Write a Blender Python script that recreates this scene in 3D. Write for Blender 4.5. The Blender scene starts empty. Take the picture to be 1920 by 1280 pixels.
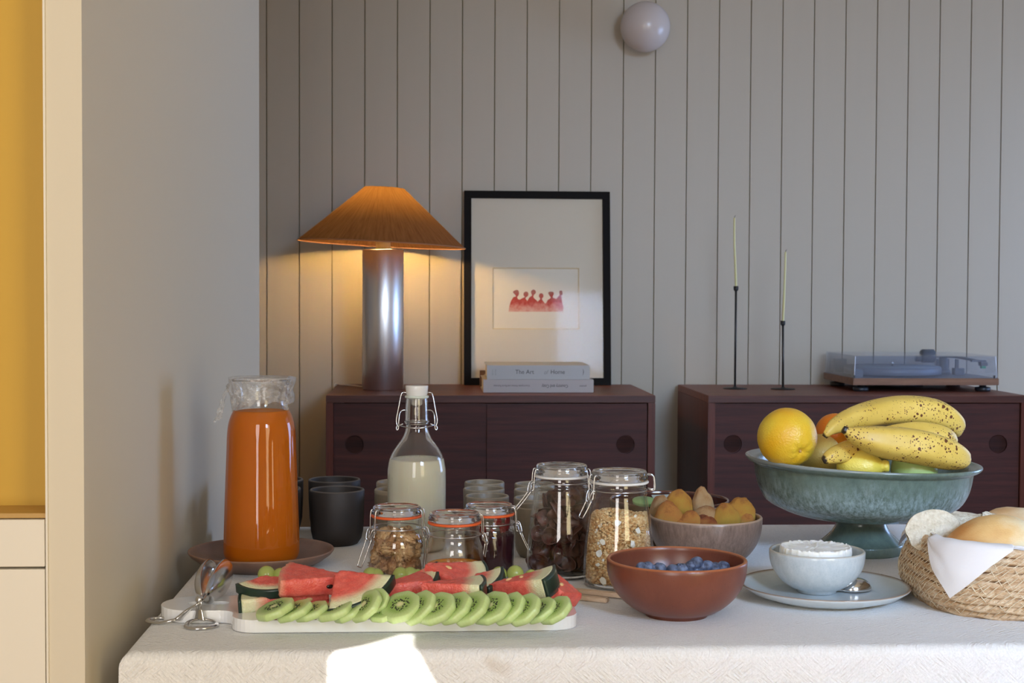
import bpy, bmesh, math, random
from mathutils import Vector, Matrix, noise
R = math.radians
PI = math.pi
sin, cos = math.sin, math.cos
rng = random.Random(7)
scene = bpy.context.scene
col = scene.collection

# ------------------------------------------------------------------ camera
FP = 2700.0
CAM = Vector((0, 0, 1.117))
YAW = math.atan(150 / FP); PIT = math.atan(87 / FP); ROLL = 0.0043
fw = Vector((sin(YAW) * cos(PIT), cos(YAW) * cos(PIT), -sin(PIT)))
r0 = Vector((cos(YAW), -sin(YAW), 0)); u0 = r0.cross(fw)
rt = (r0 * cos(ROLL) + u0 * sin(ROLL)).normalized(); up = rt.cross(fw).normalized()
cd = bpy.data.cameras.new('camera')
cam = bpy.data.objects.new('camera', cd); col.objects.link(cam)
cam.matrix_world = Matrix(((rt.x, up.x, -fw.x, CAM.x), (rt.y, up.y, -fw.y, CAM.y), (rt.z, up.z, -fw.z, CAM.z), (0, 0, 0, 1)))
cd.sensor_width = 36; cd.lens = 36 * FP / 1920
cd.clip_start = 0.05
cd.dof.use_dof = True; cd.dof.focus_distance = 1.85; cd.dof.aperture_fstop = 20
scene.camera = cam

# ------------------------------------------------------------------ light
scene.view_settings.view_transform = 'Standard'; scene.view_settings.look = 'None'
scene.view_settings.gamma = 1; scene.view_settings.use_curve_mapping = False
scene.view_settings.exposure = -0.06
w = bpy.data.worlds.new('world'); scene.world = w; w.use_nodes = True
w.node_tree.nodes['Background'].inputs[0].default_value = (0.55, 0.7, 1, 1)
w.node_tree.nodes['Background'].inputs[1].default_value = 1.0
try:
    scene.cycles.max_bounces = 16; scene.cycles.transmission_bounces = 14; scene.cycles.transparent_max_bounces = 24
    scene.cycles.diffuse_bounces = 5; scene.cycles.glossy_bounces = 6; scene.cycles.blur_glossy = 0.6
    scene.cycles.sample_clamp_indirect = 6
except Exception:
    pass

def area(name, loc, aim, sx, sy, power, colr, spread=180):
    l = bpy.data.lights.new(name, 'AREA'); l.shape = 'RECTANGLE'; l.size = sx; l.size_y = sy
    l.energy = power; l.color = colr; l.spread = R(spread)
    o = bpy.data.objects.new(name, l); col.objects.link(o); o.location = loc
    o.rotation_euler = (Vector(aim) - Vector(loc)).to_track_quat('-Z', 'Y').to_euler()
    return o
# daylight through the two tall windows behind the camera and the one in the right wall
area('daylight_left_window', (-0.55, -0.95, 1.3), (-0.55, 3, 1.3), 0.62, 1.7, 28, (1.0, 0.96, 0.93))
area('daylight_right_window', (1.35, -0.95, 1.35), (1.35, 3, 1.35), 0.9, 1.8, 29, (1.0, 0.84, 0.50))
# the sky seen through the top of the right-hand window shines downwards into the room
area('skylight_right_window', (1.35, -0.93, 1.95), (1.15, 4.7, 0.15), 0.9, 0.7, 17.5, (0.36, 0.60, 1.0), 56)
area('daylight_side_window', (3.2, 3.75, 1.15), (0, 3.85, 1.0), 1.1, 1.1, 33, (0.36, 0.56, 1.0))
SUN_D = Vector((0.10, 0.90, -0.44)).normalized()
sl = bpy.data.lights.new('sun', 'SUN'); sl.energy = 14; sl.angle = R(0.2); sl.color = (1, 0.95, 0.87)
so = bpy.data.objects.new('sun', sl); col.objects.link(so); so.rotation_euler = SUN_D.to_track_quat('-Z', 'Y').to_euler()
LAMP_POWER = 34

# ------------------------------------------------------------------ helpers
def ray(px, py): return fw * FP + rt * (px - 960) + up * (640 - py)
def P(px, py, Z): d = ray(px, py); return CAM + d * ((Z - CAM.z) / d.z)
def PY(px, py, Y): d = ray(px, py); return CAM + d * (Y / d.y)
TZ = 0.75

def lin(r, g=None, b=None):
    f = lambda c: (c / 255 / 12.92) if c / 255 <= 0.04045 else ((c / 255 + 0.055) / 1.055) ** 2.4
    return (f(r), f(g), f(b), 1)

def tag(o, label=None, cat=None, group=None, kind=None):
    if label: o['label'] = label
    if cat: o['category'] = cat
    if group: o['group'] = group
    if kind: o['kind'] = kind
    return o

def thing(name, label, cat, loc=(0, 0, 0), rot=(0, 0, 0), group=None):
    o = bpy.data.objects.new(name, None); col.objects.link(o); o.empty_display_size = 0.05
    o.location = loc; o.rotation_euler = rot
    return tag(o, label, cat, group)

def mesh(name, vs, fs, m=None, smooth=True):
    me = bpy.data.meshes.new(name); me.from_pydata([tuple(v) for v in vs], [], fs)
    bm = bmesh.new(); bm.from_mesh(me); bmesh.ops.recalc_face_normals(bm, faces=bm.faces); bm.to_mesh(me); bm.free()
    if smooth: me.shade_smooth()
    if m: me.materials.append(m)
    return me

def put(name, me, parent=None, loc=None, rot=None, scale=None):
    o = bpy.data.objects.new(name, me); col.objects.link(o)
    if parent: o.parent = parent
    if loc is not None: o.location = loc
    if rot is not None: o.rotation_euler = rot
    if scale is not None: o.scale = scale if hasattr(scale, '__len__') else (scale,) * 3
    return o

def join(*vfs):
    V, Fc = [], []
    for v, f in vfs:
        n = len(V); V += list(v); Fc += [tuple(i + n for i in q) for q in f]
    return V, Fc

def xf(vf, M): return [M @ Vector(v) for v in vf[0]], vf[1]

def lathe(prof, seg=48, wob=None):
    vs, fs = [], []
    idx = []
    for (r, z) in prof:
        if r < 1e-6:
            idx.append([len(vs)] * seg); vs.append((0, 0, z))
        else:
            idx.append(list(range(len(vs), len(vs) + seg)))
            for k in range(seg):
                a = 2 * PI * k / seg; rr = r * (wob(a, z) if wob else 1)
                vs.append((rr * cos(a), rr * sin(a), z))
    for i in range(len(prof) - 1):
        for k in range(seg):
            a, b = idx[i][k], idx[i][(k + 1) % seg]; c, d = idx[i + 1][(k + 1) % seg], idx[i + 1][k]
            q = []
            for t in (a, b, c, d):
                if t not in q: q.append(t)
            if len(q) > 2: fs.append(tuple(q))
    return vs, fs

def smoothprof(pts, n=6):
    """Catmull-Rom through profile points"""
    out = []
    P_ = [pts[0]] + list(pts) + [pts[-1]]
    for i in range(1, len(P_) - 2):
        a, b, c, d = P_[i - 1], P_[i], P_[i + 1], P_[i + 2]
        for k in range(n):
            t = k / n
            out.append(tuple(0.5 * ((2 * b[j]) + (-a[j] + c[j]) * t + (2 * a[j] - 5 * b[j] + 4 * c[j] - d[j]) * t * t + (-a[j] + 3 * b[j] - 3 * c[j] + d[j]) * t ** 3) for j in range(len(b))))
    out.append(tuple(pts[-1])); return out

def box(x0, x1, y0, y1, z0, z1):
    v = [(x, y, z) for x in (x0, x1) for y in (y0, y1) for z in (z0, z1)]
    return v, [(0, 1, 3, 2), (4, 6, 7, 5), (0, 4, 5, 1), (2, 3, 7, 6), (0, 2, 6, 4), (1, 5, 7, 3)]

def bevel(o, wd, seg=2):
    m = o.modifiers.new('bevel', 'BEVEL'); m.width = wd; m.segments = seg; m.limit_method = 'ANGLE'; return o

def tube(path, rad, seg=10, closed=False, flat=1.0, caps=True):
    path = [Vector(p) for p in path]; n = len(path)
    rr = rad if hasattr(rad, '__len__') else [rad] * n
    vs, fs = [], []
    T0 = (path[1] - path[0]).normalized()
    N = T0.orthogonal().normalized()
    if abs(T0.z) < 0.9: N = (Vector((0, 0, 1)) - T0 * T0.z).normalized()
    for i in range(n):
        if closed: T = (path[(i + 1) % n] - path[i - 1]).normalized()
        else: T = (path[min(i + 1, n - 1)] - path[max(i - 1, 0)]).normalized()
        N = (N - T * N.dot(T))
        N = N.normalized() if N.length > 1e-6 else T.orthogonal().normalized()
        B = T.cross(N)
        for k in range(seg):
            a = 2 * PI * k / seg
            vs.append(path[i] + N * cos(a) * rr[i] * flat + B * sin(a) * rr[i])
    m = n if closed else n - 1
    for i in range(m):
        j = (i + 1) % n
        for k in range(seg):
            fs.append((i * seg + k, i * seg + (k + 1) % seg, j * seg + (k + 1) % seg, j * seg + k))
    if not closed and caps:
        fs.append(tuple(range(seg))[::-1]); fs.append(tuple((n - 1) * seg + k for k in range(seg)))
    return vs, fs

def rpath(pts, n=6):
    return [Vector(p) for p in smoothprof([tuple(p) for p in pts], n)]

def ico(r=1, sub=2):
    bm = bmesh.new(); bmesh.ops.create_icosphere(bm, subdivisions=sub, radius=r)
    v = [x.co.copy() for x in bm.verts]; f = [tuple(y.index for y in x.verts) for x in bm.faces]; bm.free(); return v, f

def uvs(r=1, seg=32, rings=16):
    return lathe([(r * sin(PI * i / rings), -r * cos(PI * i / rings)) for i in range(rings + 1)], seg)

def lump(vf, amp, freq, seed=0, oct_=3):
    off = Vector((seed * 3.1, seed * 1.7, seed * 2.3)); out = []
    for v in vf[0]:
        v = Vector(v); d = v.normalized() if v.length > 1e-9 else Vector((0, 0, 1))
        out.append(v + d * amp * noise.fractal(v * freq + off, 1.0, 2.0, oct_))
    return out, vf[1]

# ------------------------------------------------------------------ materials
class NT:
    def __init__(s, name):
        s.m = bpy.data.materials.new(name); s.m.use_nodes = True; s.t = s.m.node_tree
        s.b = s.t.nodes['Principled BSDF']; s.out = s.t.nodes['Material Output']
    def n(s, typ, **kw):
        x = s.t.nodes.new(typ)
        for k, v in kw.items():
            if k.startswith('_'): setattr(x, k[1:], v)
            else: x.inputs[k.replace('__', ' ')].default_value = v
        return x
    def l(s, a, b): s.t.links.new(a, b)
    def coord(s, scale=(1, 1, 1), kind='Object'):
        tc = s.n('ShaderNodeTexCoord'); mp = s.n('ShaderNodeMapping'); mp.inputs['Scale'].default_value = scale
        s.l(tc.outputs[kind], mp.inputs[0]); return mp.outputs[0]
    def noise(s, scale, vec=None, detail=4, rough=0.5):
        x = s.n('ShaderNodeTexNoise', Scale=scale, Detail=detail, Roughness=rough)
        if vec: s.l(vec, x.inputs[0])
        return x.outputs[0]
    def ramp(s, fac, stops):
        x = s.n('ShaderNodeValToRGB'); e = x.color_ramp.elements
        while len(e) < len(stops): e.new(0.5)
        for q, (p, c) in zip(e, stops): q.position = p; q.color = c
        s.l(fac, x.inputs[0]); return x.outputs[0]
    def bump(s, h, strength=0.3, dist=0.001):
        x = s.n('ShaderNodeBump', Strength=strength, Distance=dist); s.l(h, x.inputs['Height']); s.l(x.outputs[0], s.b.inputs['Normal']); return x
    def math(s, op, a, b=None):
        x = s.n('ShaderNodeMath', _operation=op)
        for i, q in enumerate((a, b)):
            if q is None: continue
            if isinstance(q, (int, float)): x.inputs[i].default_value = q
            else: s.l(q, x.inputs[i])
        return x.outputs[0]

def plain(name, c, rough=0.5, metal=0.0, spec=None, var=0.0, vscale=30, bump=0.0, bscale=200, bdist=0.001, coat=0, sss=0, sr=(0.01, 0.005, 0.003), vstretch=(1, 1, 1), c2=None):
    t = NT(name); t.b.inputs['Roughness'].default_value = rough; t.b.inputs['Metallic'].default_value = metal
    t.b.inputs['Base Color'].default_value = c
    if spec is not None: t.b.inputs['Specular IOR Level'].default_value = spec
    if coat: t.b.inputs['Coat Weight'].default_value = coat; t.b.inputs['Coat Roughness'].default_value = 0.1
    if sss:
        t.b.inputs['Subsurface Weight'].default_value = sss; t.b.inputs['Subsurface Radius'].default_value = sr; t.b.inputs['Subsurface Scale'].default_value = 1.0
    if var or c2:
        if c2 is None:
            c2 = tuple(min(1, x * (1 + var)) for x in c[:3]) + (1,); c1 = tuple(x * (1 - var) for x in c[:3]) + (1,)
        else: c1 = c
        f = t.noise(vscale, t.coord(vstretch), 5, 0.6)
        t.l(t.ramp(f, [(0.32, c1), (0.68, c2)]), t.b.inputs['Base Color'])
    if bump: t.bump(t.noise(bscale, t.coord(), 3), bump, bdist)
    return t.m

M = {}
M['white_wall'] = plain('painted white', lin(218, 209, 190), 0.7, bump=0.15, bscale=160, bdist=0.0006)
M['cream'] = plain('cream lacquer', lin(232, 226, 213), 0.55, bump=0.06, bscale=90, bdist=0.0005)
M['yellow'] = plain('yellow paint', lin(206, 164, 58), 0.6, var=0.03, vscale=3, vstretch=(6, 1, 0.3))
M['brass'] = plain('gold edge', lin(190, 150, 80), 0.45)
M['plank'] = plain('plank paint', lin(177, 164, 144), 0.5, var=0.012, vscale=4, vstretch=(3, 3, .4))
M['groove'] = plain('plank groove', lin(128, 118, 88), 0.8)
M['ceiling'] = plain('ceiling paint', lin(225, 222, 215), 0.8)
M['steel'] = plain('polished steel', (0.62, 0.61, 0.6, 1), 0.16, 1.0)
M['wire'] = plain('steel wire', (0.6, 0.6, 0.6, 1), 0.22, 1.0)
M['black_metal'] = plain('black metal', (0.012, 0.012, 0.012, 1), 0.45)
M['black_plastic'] = plain('black plastic', (0.015, 0.016, 0.02, 1), 0.4)
M['grey_plastic'] = plain('grey plastic', (0.08, 0.09, 0.11, 1), 0.45)

def wood(name, c1, c2, c3, axis='X', rough=0.42, scale=1.0, coat=0.0):
    t = NT(name); sc = {'X': (1.2, 14, 26), 'Y': (14, 1.2, 26), 'Z': (20, 20, 1.2)}[axis]
    v = t.coord(tuple(q * scale for q in sc))
    f = t.noise(3.0, v, 7, 0.62); g = t.noise(14.0, v, 4, 0.7)
    mx = t.math('ADD', t.math('MULTIPLY', f, 0.72), t.math('MULTIPLY', g, 0.28))
    t.l(t.ramp(mx, [(0.33, c1), (0.5, c2), (0.68, c3)]), t.b.inputs['Base Color'])
    t.b.inputs['Roughness'].default_value = rough; t.b.inputs['Specular IOR Level'].default_value = 0.3; t.bump(g, 0.12, 0.0004)
    if coat: t.b.inputs['Coat Weight'].default_value = coat
    return t.m
M['teak'] = wood('dark teak horizontal', lin(44, 18, 12), lin(64, 27, 19), lin(82, 38, 27), rough=.55)
M['teak_top_lit'] = wood('lit teak top', lin(84, 44, 32), lin(108, 58, 40), lin(130, 76, 54))  # the warm light falling on the top is put into this paler teak
M['teak_edge'] = wood('teak edge', lin(64, 27, 17), lin(84, 37, 24), lin(102, 49, 33), 'Z')
M['teak_edge_x'] = wood('teak edge across', lin(60, 33, 27), lin(78, 43, 34), lin(96, 54, 43), 'X')
M['walnut_ply'] = wood('plinth walnut', lin(104, 74, 56), lin(128, 92, 70), lin(150, 110, 84))
M['beech'] = wood('pale beech', lin(205, 180, 155), lin(222, 198, 174), lin(234, 212, 190), 'X', 0.5, 3)

def glass(name, tint=(1, 1, 1, 1), rough=0.0):
    t = NT(name); b = t.b
    b.inputs['Base Color'].default_value = tint; b.inputs['Roughness'].default_value = rough
    b.inputs['Transmission Weight'].default_value = 1; b.inputs['IOR'].default_value = 1.48
    return t.m
M['glass'] = glass('clear glass', (0.99, 0.995, 0.99, 1))

def thin(name, tint, amount, gl=0.05, rough=0.05, bump=0, haze=0.0, hazecol=(0.6, 0.65, 0.8, 1), spec=(1, 1, 1, 1), f0=0.04):
    """thin clear sheet: transparent plus a fresnel reflection and a little diffuse haze"""
    t = NT(name); t.t.nodes.remove(t.b)
    tr = t.n('ShaderNodeBsdfTransparent', Color=tint); g = t.n('ShaderNodeBsdfGlossy', Color=spec, Roughness=rough)
    lw = t.n('ShaderNodeLayerWeight', Blend=0.5); k = t.math('ADD', t.math('MULTIPLY', t.math('POWER', lw.outputs['Facing'], 4.0), amount), gl)
    mx = t.n('ShaderNodeMixShader'); t.l(k, mx.inputs[0]); t.l(tr.outputs[0], mx.inputs[1]); t.l(g.outputs[0], mx.inputs[2]); last = mx
    if haze:
        d = t.n('ShaderNodeBsdfDiffuse', Color=hazecol); m2 = t.n('ShaderNodeMixShader'); m2.inputs[0].default_value = haze
        if bump:
            nn = t.noise(60, t.coord((1.5, 1.5, 3.2)), 9, .85)
            t.l(t.ramp(nn, [(0.42, (haze * .3,) * 3 + (1,)), (0.72, (min(1, haze * 4.5),) * 3 + (1,))]), m2.inputs[0])
        t.l(mx.outputs[0], m2.inputs[1]); t.l(d.outputs[0], m2.inputs[2]); last = m2
    if bump:
        bp = t.n('ShaderNodeBump', Strength=bump, Distance=0.002); t.l(t.noise(90, t.coord((1.2, 1.2, 3)), 6, .7), bp.inputs['Height'])
        t.l(bp.outputs[0], g.inputs['Normal']); t.l(bp.outputs[0], lw.inputs['Normal'])
    t.l(last.outputs[0], t.out.inputs[0]); return t.m
M['jar_glass'] = thin('jar glass', (0.975, 0.982, 0.978, 1), .75, 0.045, 0.03)
M['jar_lid_glass'] = M['glass']
M['film'] = thin('cling film', (0.93, 0.93, 0.93, 1), 1.0, 0.09, 0.10, bump=1.0, haze=0.12, hazecol=(0.93, 0.90, 0.87, 1))
M['acrylic'] = thin('smoked acrylic', (0.90, 0.92, 0.95, 1), 0.6, 0.03, 0.06, haze=0.055, hazecol=(0.75, 0.82, 0.98, 1))

def cloth_mat():
    t = NT('cream woven cloth'); v = t.coord((1, 1, 1))
    # crinkled diagonal weave, unfolded over the table edge: u = x, v = y - z
    hs = []; tc = t.n('ShaderNodeTexCoord'); sp_ = t.n('ShaderNodeSeparateXYZ'); t.l(tc.outputs['Object'], sp_.inputs[0])
    uv_ = t.n('ShaderNodeCombineXYZ'); t.l(sp_.outputs[0], uv_.inputs[0]); t.l(t.math('SUBTRACT', sp_.outputs[1], sp_.outputs[2]), uv_.inputs[1])
    for a in (40, -40):
        m1 = t.n('ShaderNodeMapping'); m1.inputs['Rotation'].default_value = (0, 0, R(a)); t.l(uv_.outputs[0], m1.inputs[0])
        mp = t.n('ShaderNodeMapping'); mp.inputs['Scale'].default_value = (70, 420, 1); t.l(m1.outputs[0], mp.inputs[0])
        x = t.n('ShaderNodeTexNoise', Scale=1.0, Detail=2.0, Roughness=0.5); t.l(mp.outputs[0], x.inputs[0]); hs.append(x.outputs[0])
    big = t.noise(5, v, 3)
    h = t.math('ADD', hs[0], hs[1])
    sel = t.n('ShaderNodeMix'); sel.data_type = 'FLOAT'
    t.l(t.ramp(t.noise(60, v, 2), [(0.42, (0, 0, 0, 1)), (0.58, (1, 1, 1, 1))]), sel.inputs[0]); t.l(hs[0], sel.inputs[2]); t.l(hs[1], sel.inputs[3])
    t.bump(sel.outputs[0], 1.0, 0.0032)
    f = t.noise(500, v, 2)
    t.l(t.ramp(f, [(0.3, lin(226, 226, 225)), (0.7, lin(240, 240, 240))]), t.b.inputs['Base Color'])
    t.b.inputs['Roughness'].default_value = 0.9; t.b.inputs['Sheen Weight'].default_value = 0.15
    # faint food stains
    st = t.noise(9, t.coord((1, 1, 1)), 3); mm = t.n('ShaderNodeMix'); mm.data_type = 'RGBA'; mm.blend_type = 'MULTIPLY'
    t.l(t.ramp(st, [(0.70, (0, 0, 0, 1)), (0.76, (0.5, 0.5, 0.5, 1))]), mm.inputs[0])
    src = t.b.inputs['Base Color'].links[0].from_socket; t.l(src, mm.inputs[6]); mm.inputs[7].default_value = lin(216, 200, 178)
    t.l(mm.outputs[2], t.b.inputs['Base Color'])
    return t.m
M['cloth'] = cloth_mat()
M['napkin'] = plain('white paper napkin', lin(232, 229, 228), 0.9, bump=0.3, bscale=420, bdist=0.0008)

def glaze(name, c, c2, rough=0.25, vscale=60, stretch=(1, 1, .5), speck=None, rimc=None, rimz=None, band=None):
    t = NT(name); v = t.coord(stretch)
    f = t.noise(vscale, v, 8, 0.75)
    cc = t.ramp(f, [(0.3, c), (0.7, c2)])
    t.b.inputs['Roughness'].default_value = rough; t.b.inputs['Coat Weight'].default_value = 0.3 if rough < .3 else 0.0; t.b.inputs['Coat Roughness'].default_value = 0.08
    sx = t.n('ShaderNodeSeparateXYZ'); tc = t.n('ShaderNodeTexCoord'); t.l(tc.outputs['Object'], sx.inputs[0])
    if band:   # (z0, z1, colour) pale streaky band
        z0, z1, bc = band
        nz = t.math('ADD', sx.outputs[2], t.math('MULTIPLY', t.math('SUBTRACT', t.noise(18, t.coord(), 6, .7), 0.5), 0.05))
        mr = t.ramp(t.n('ShaderNodeMapRange').outputs[0], [(0, (0, 0, 0, 1)), (0.35, (1, 1, 1, 1)), (0.6, (1, 1, 1, 1)), (1, (0, 0, 0, 1))])
        mrn = mr.node.inputs[0].links[0].from_node; mrn.inputs[1].default_value = z0; mrn.inputs[2].default_value = z1; t.l(nz, mrn.inputs[0])
        fine = t.ramp(t.noise(150, t.coord((1, 1, .35)), 6, .8), [(0.4, (0.0,) * 3 + (1,)), (0.62, (1,) * 3 + (1,))])
        mx = t.n('ShaderNodeMix'); mx.data_type = 'RGBA'; t.l(t.math('MULTIPLY', mr, fine), mx.inputs[0]); t.l(cc, mx.inputs[6]); mx.inputs[7].default_value = bc; cc = mx.outputs[2]
    if rimc:
        mx = t.n('ShaderNodeMix'); mx.data_type = 'RGBA'
        mr = t.n('ShaderNodeMapRange'); mr.inputs[1].default_value = rimz - 0.0022; mr.inputs[2].default_value = rimz - 0.0004; t.l(sx.outputs[2], mr.inputs[0])
        t.l(mr.outputs[0], mx.inputs[0]); t.l(cc, mx.inputs[6]); mx.inputs[7].default_value = rimc; cc = mx.outputs[2]
    if speck:
        vo = t.n('ShaderNodeTexVoronoi', Scale=speck[0]); t.l(t.coord(), vo.inputs[0])
        mx = t.n('ShaderNodeMix'); mx.data_type = 'RGBA'; t.l(t.ramp(vo.outputs[0], [(speck[1], (1, 1, 1, 1)), (speck[1] + .06, (0, 0, 0, 1))]), mx.inputs[0])
        t.l(cc, mx.inputs[6]); mx.inputs[7].default_value = speck[2]; cc = mx.outputs[2]
    t.l(cc, t.b.inputs['Base Color']); return t.m

# ================================================================== SETTING
def struct(name, vf, m, parent=None, smooth=False):
    o = put(name, mesh(name, vf[0], vf[1], m, smooth), parent)
    if not parent: o['kind'] = 'structure'
    return o
XL, XR, YB, YF, ZC = -2.3, 3.3, 4.70, -1.02, 2.75
struct('floor', box(XL - .1, XR + .1, YF - .1, YB + .15, -0.1, 0), wood('oak floor', lin(150, 120, 90), lin(175, 142, 108), lin(190, 158, 122), 'Y'))
struct('ceiling', box(XL - .1, XR + .1, YF - .1, YB + .15, ZC, ZC + 0.1), M['ceiling'])
wb = struct('wall_back', box(XL - .1, XR + .1, YB + .008, YB + .15, 0, ZC), M['groove'])
PW = 0.1051; X0 = -0.5346
pm = mesh('plank', *box(0.0015, PW - 0.0015, 0, 0.0085, 0, ZC), M['plank'], False)
k = -17
while X0 + k * PW < XR:
    o = put('plank', pm, wb, (X0 + k * PW, YB, 0)); k += 1
# the bevelled edges of the planks come from their own mesh
bmx = bmesh.new(); bmx.from_mesh(pm)
bmesh.ops.bevel(bmx, geom=[e for e in bmx.edges if abs(e.verts[0].co.x - e.verts[1].co.x) < 1e-6 and e.verts[0].co.y < 1e-6 and e.verts[1].co.y < 1e-6], offset=0.0008, segments=2, affect='EDGES')
bmx.to_mesh(pm); bmx.free()
struct('wall_left', box(XL - .1, XL, YF, YB + .013, 0, ZC), M['white_wall'])
def wall_with_holes(name, axis, at0, at1, u0_, u1_, holes, m):
    """solid wall pieces around rectangular holes (u0,u1,z0,z1) sorted along u"""
    vf = []
    cur = u0_
    for (a, b, z0, z1) in holes:
        segs = [(cur, a, 0, ZC), (a, b, 0, z0), (a, b, z1, ZC)]; cur = b
        for (p, q, r_, s_) in segs:
            if q - p > 1e-6 and s_ - r_ > 1e-6: vf.append(box(p, q, at0, at1, r_, s_) if axis == 'x' else box(at0, at1, p, q, r_, s_))
    vf.append(box(cur, u1_, at0, at1, 0, ZC) if axis == 'x' else box(at0, at1, cur, u1_, 0, ZC))
    return struct(name, join(*vf), m)
wall_with_holes('wall_front', 'x', YF - .1, YF, XL - .1, XR + .1, [(-0.9, -0.2, 0.35, 2.68), (0.8, 1.7, 0.35, 2.68)], M['white_wall'])
wall_with_holes('wall_right', 'y', XR, XR + .1, YF, YB + .013, [(3.1, 4.4, 0.8, 2.35)], M['white_wall'])
# windows: frames
def window(name, pts):
    w_ = tag(put(name, mesh(name, *join(*pts), M['cream'], False)), kind='structure'); bevel(w_, 0.004); return w_
def wframe_x(x0, x1, z0, z1, y): return [box(x0, x0 + .05, y, y + .06, z0, z1), box(x1 - .05, x1, y, y + .06, z0, z1), box(x0 + .05, x1 - .05, y, y + .06, z0, z0 + .05), box(x0 + .05, x1 - .05, y, y + .06, z1 - .05, z1)]
window('window_1', wframe_x(-0.9, -0.2, 0.35, 2.68, YF - .09))
window('window_2', wframe_x(0.8, 1.7, 0.35, 2.68, YF - .09))
window('window_3', [box(XR + .02, XR + .08, 3.1, 3.15, .8, 2.35), box(XR + .02, XR + .08, 4.35, 4.4, .8, 2.35), box(XR + .02, XR + .08, 3.15, 4.35, .8, .85), box(XR + .02, XR + .08, 3.15, 4.35, 2.3, 2.35), box(XR + .02, XR + .08, 3.73, 3.77, .85, 2.3)])
# unseen sheets added to block the sun; the left one's hole shapes its patch
blocker = plain('white blind', lin(235, 230, 220), 0.9)
TF = 1.468                                            # y of the cloth's front drop
patch = [Vector((-0.105, TF, 0.45)), Vector((-0.105, TF, 0.745)), Vector((-0.098, TF + .012, TZ)), Vector((-0.072, 1.500, TZ)),
         Vector((-0.050, 1.525, TZ)), Vector((-0.034, 1.548, TZ)), Vector((-0.020, 1.548, TZ)), Vector((-0.020, 1.50, TZ)), Vector((-0.012, TF, 0.745)),
         Vector((0.055, TF, 0.62)), Vector((0.12, TF, 0.45))]
hole = []
YH = YF + 0.02
for p in patch:
    s_ = (p.y - YH) / SUN_D.y; q = p - SUN_D * s_; hole.append((q.x, q.z))
def sheet_with_hole(x0, x1, z0, z1, poly, y, th):
    bm = bmesh.new()
    o_ = [bm.verts.new((x, y, z)) for x, z in ((x0, z0), (x1, z0), (x1, z1), (x0, z1))]
    i_ = [bm.verts.new((x, y, z)) for x, z in poly]
    es = [bm.edges.new((o_[i], o_[(i + 1) % 4])) for i in range(4)] + [bm.edges.new((i_[i], i_[(i + 1) % len(i_)])) for i in range(len(i_))]
    bmesh.ops.triangle_fill(bm, use_beauty=True, use_dissolve=False, edges=es)
    # drop any face inside the hole
    v = [x.co.copy() for x in bm.verts]; f = [tuple(q.index for q in x.verts) for x in bm.faces]
    bm.verts.index_update(); f = [tuple(q.index for q in x.verts) for x in bm.faces]
    def inside(p):
        c = False; n = len(poly)
        for i in range(n):
            (xa, za), (xb, zb) = poly[i], poly[i - 1]
            if (za > p.z) != (zb > p.z) and p.x < (xb - xa) * (p.z - za) / (zb - za) + xa: c = not c
        return c
    f = [q for q in f if not inside((v[q[0]] + v[q[1]] + v[q[2]]) / 3)]
    bm.free(); return v, f
bl = put('sun_blocker', mesh('sun_blocker', *sheet_with_hole(-1.0, -0.1, 0.25, 2.72, hole, YH, 0), blocker, False)); tag(bl, 'white blind added unseen over the tall left window, its hole shaping the sunbeam', 'blocker')
m_ = bl.modifiers.new('th', 'SOLIDIFY'); m_.thickness = 0.003
bl2 = put('sun_blocker', mesh('sun_blocker', *box(0.7, 1.8, YH, YH + .003, .25, 2.72), blocker, False)); tag(bl2, 'white blind added unseen over the wide right window to keep the sun out', 'blocker')

# partition wall beside the table, with the built-in cabinet on its left
XP = -0.345
struct('wall_partition', box(XP - 0.035, XP, 1.447, 2.905, 0, ZC), M['white_wall'])
YCAB = 1.447
t = thing('tall_cabinet', 'cream built-in cabinet with yellow-backed niche above drawer and door', 'cabinet', (XP - .035, YCAB, 0))
CX1 = -0.036; CX0 = -0.95
zsh = PY(60, 963, YCAB).z; zdr = PY(60, 1064, YCAB).z
xe = PY(87, 1000, YCAB).x - (XP - .035)
put('trim_strip', mesh('trim', *box(xe, 0.0, -0.003, 0.02, 0, ZC - .002), M['cream'], False), t)
for nm, vf, mm, bv in (('back_panel', box(CX0, xe + .001, 0.055, 0.07, zsh - .02, ZC - .01), M['yellow'], 0),
        ('shelf', box(CX0, xe, 0.001, 0.056, zsh - 0.0045, zsh + .0005), M['brass'], 0.0005),
        ('drawer', box(CX0, xe - .0012, -0.002, 0.05, zdr + .0012, zsh - 0.0055), M['cream'], 0.001),
        ('door', box(CX0, xe - .0012, -0.002, 0.05, 0.08, zdr - .0012), M['cream'], 0.001),
        ('carcass', join(box(CX0, xe, 0.052, 1.0, 0.0, zsh - .03), box(CX0 - .02, CX0 - .0005, 0, 1.0, 0, ZC - .01)), M['cream'], 0)):
    o = put(nm, mesh(nm, *vf, mm, False), t)
    if bv: bevel(o, bv)

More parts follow.
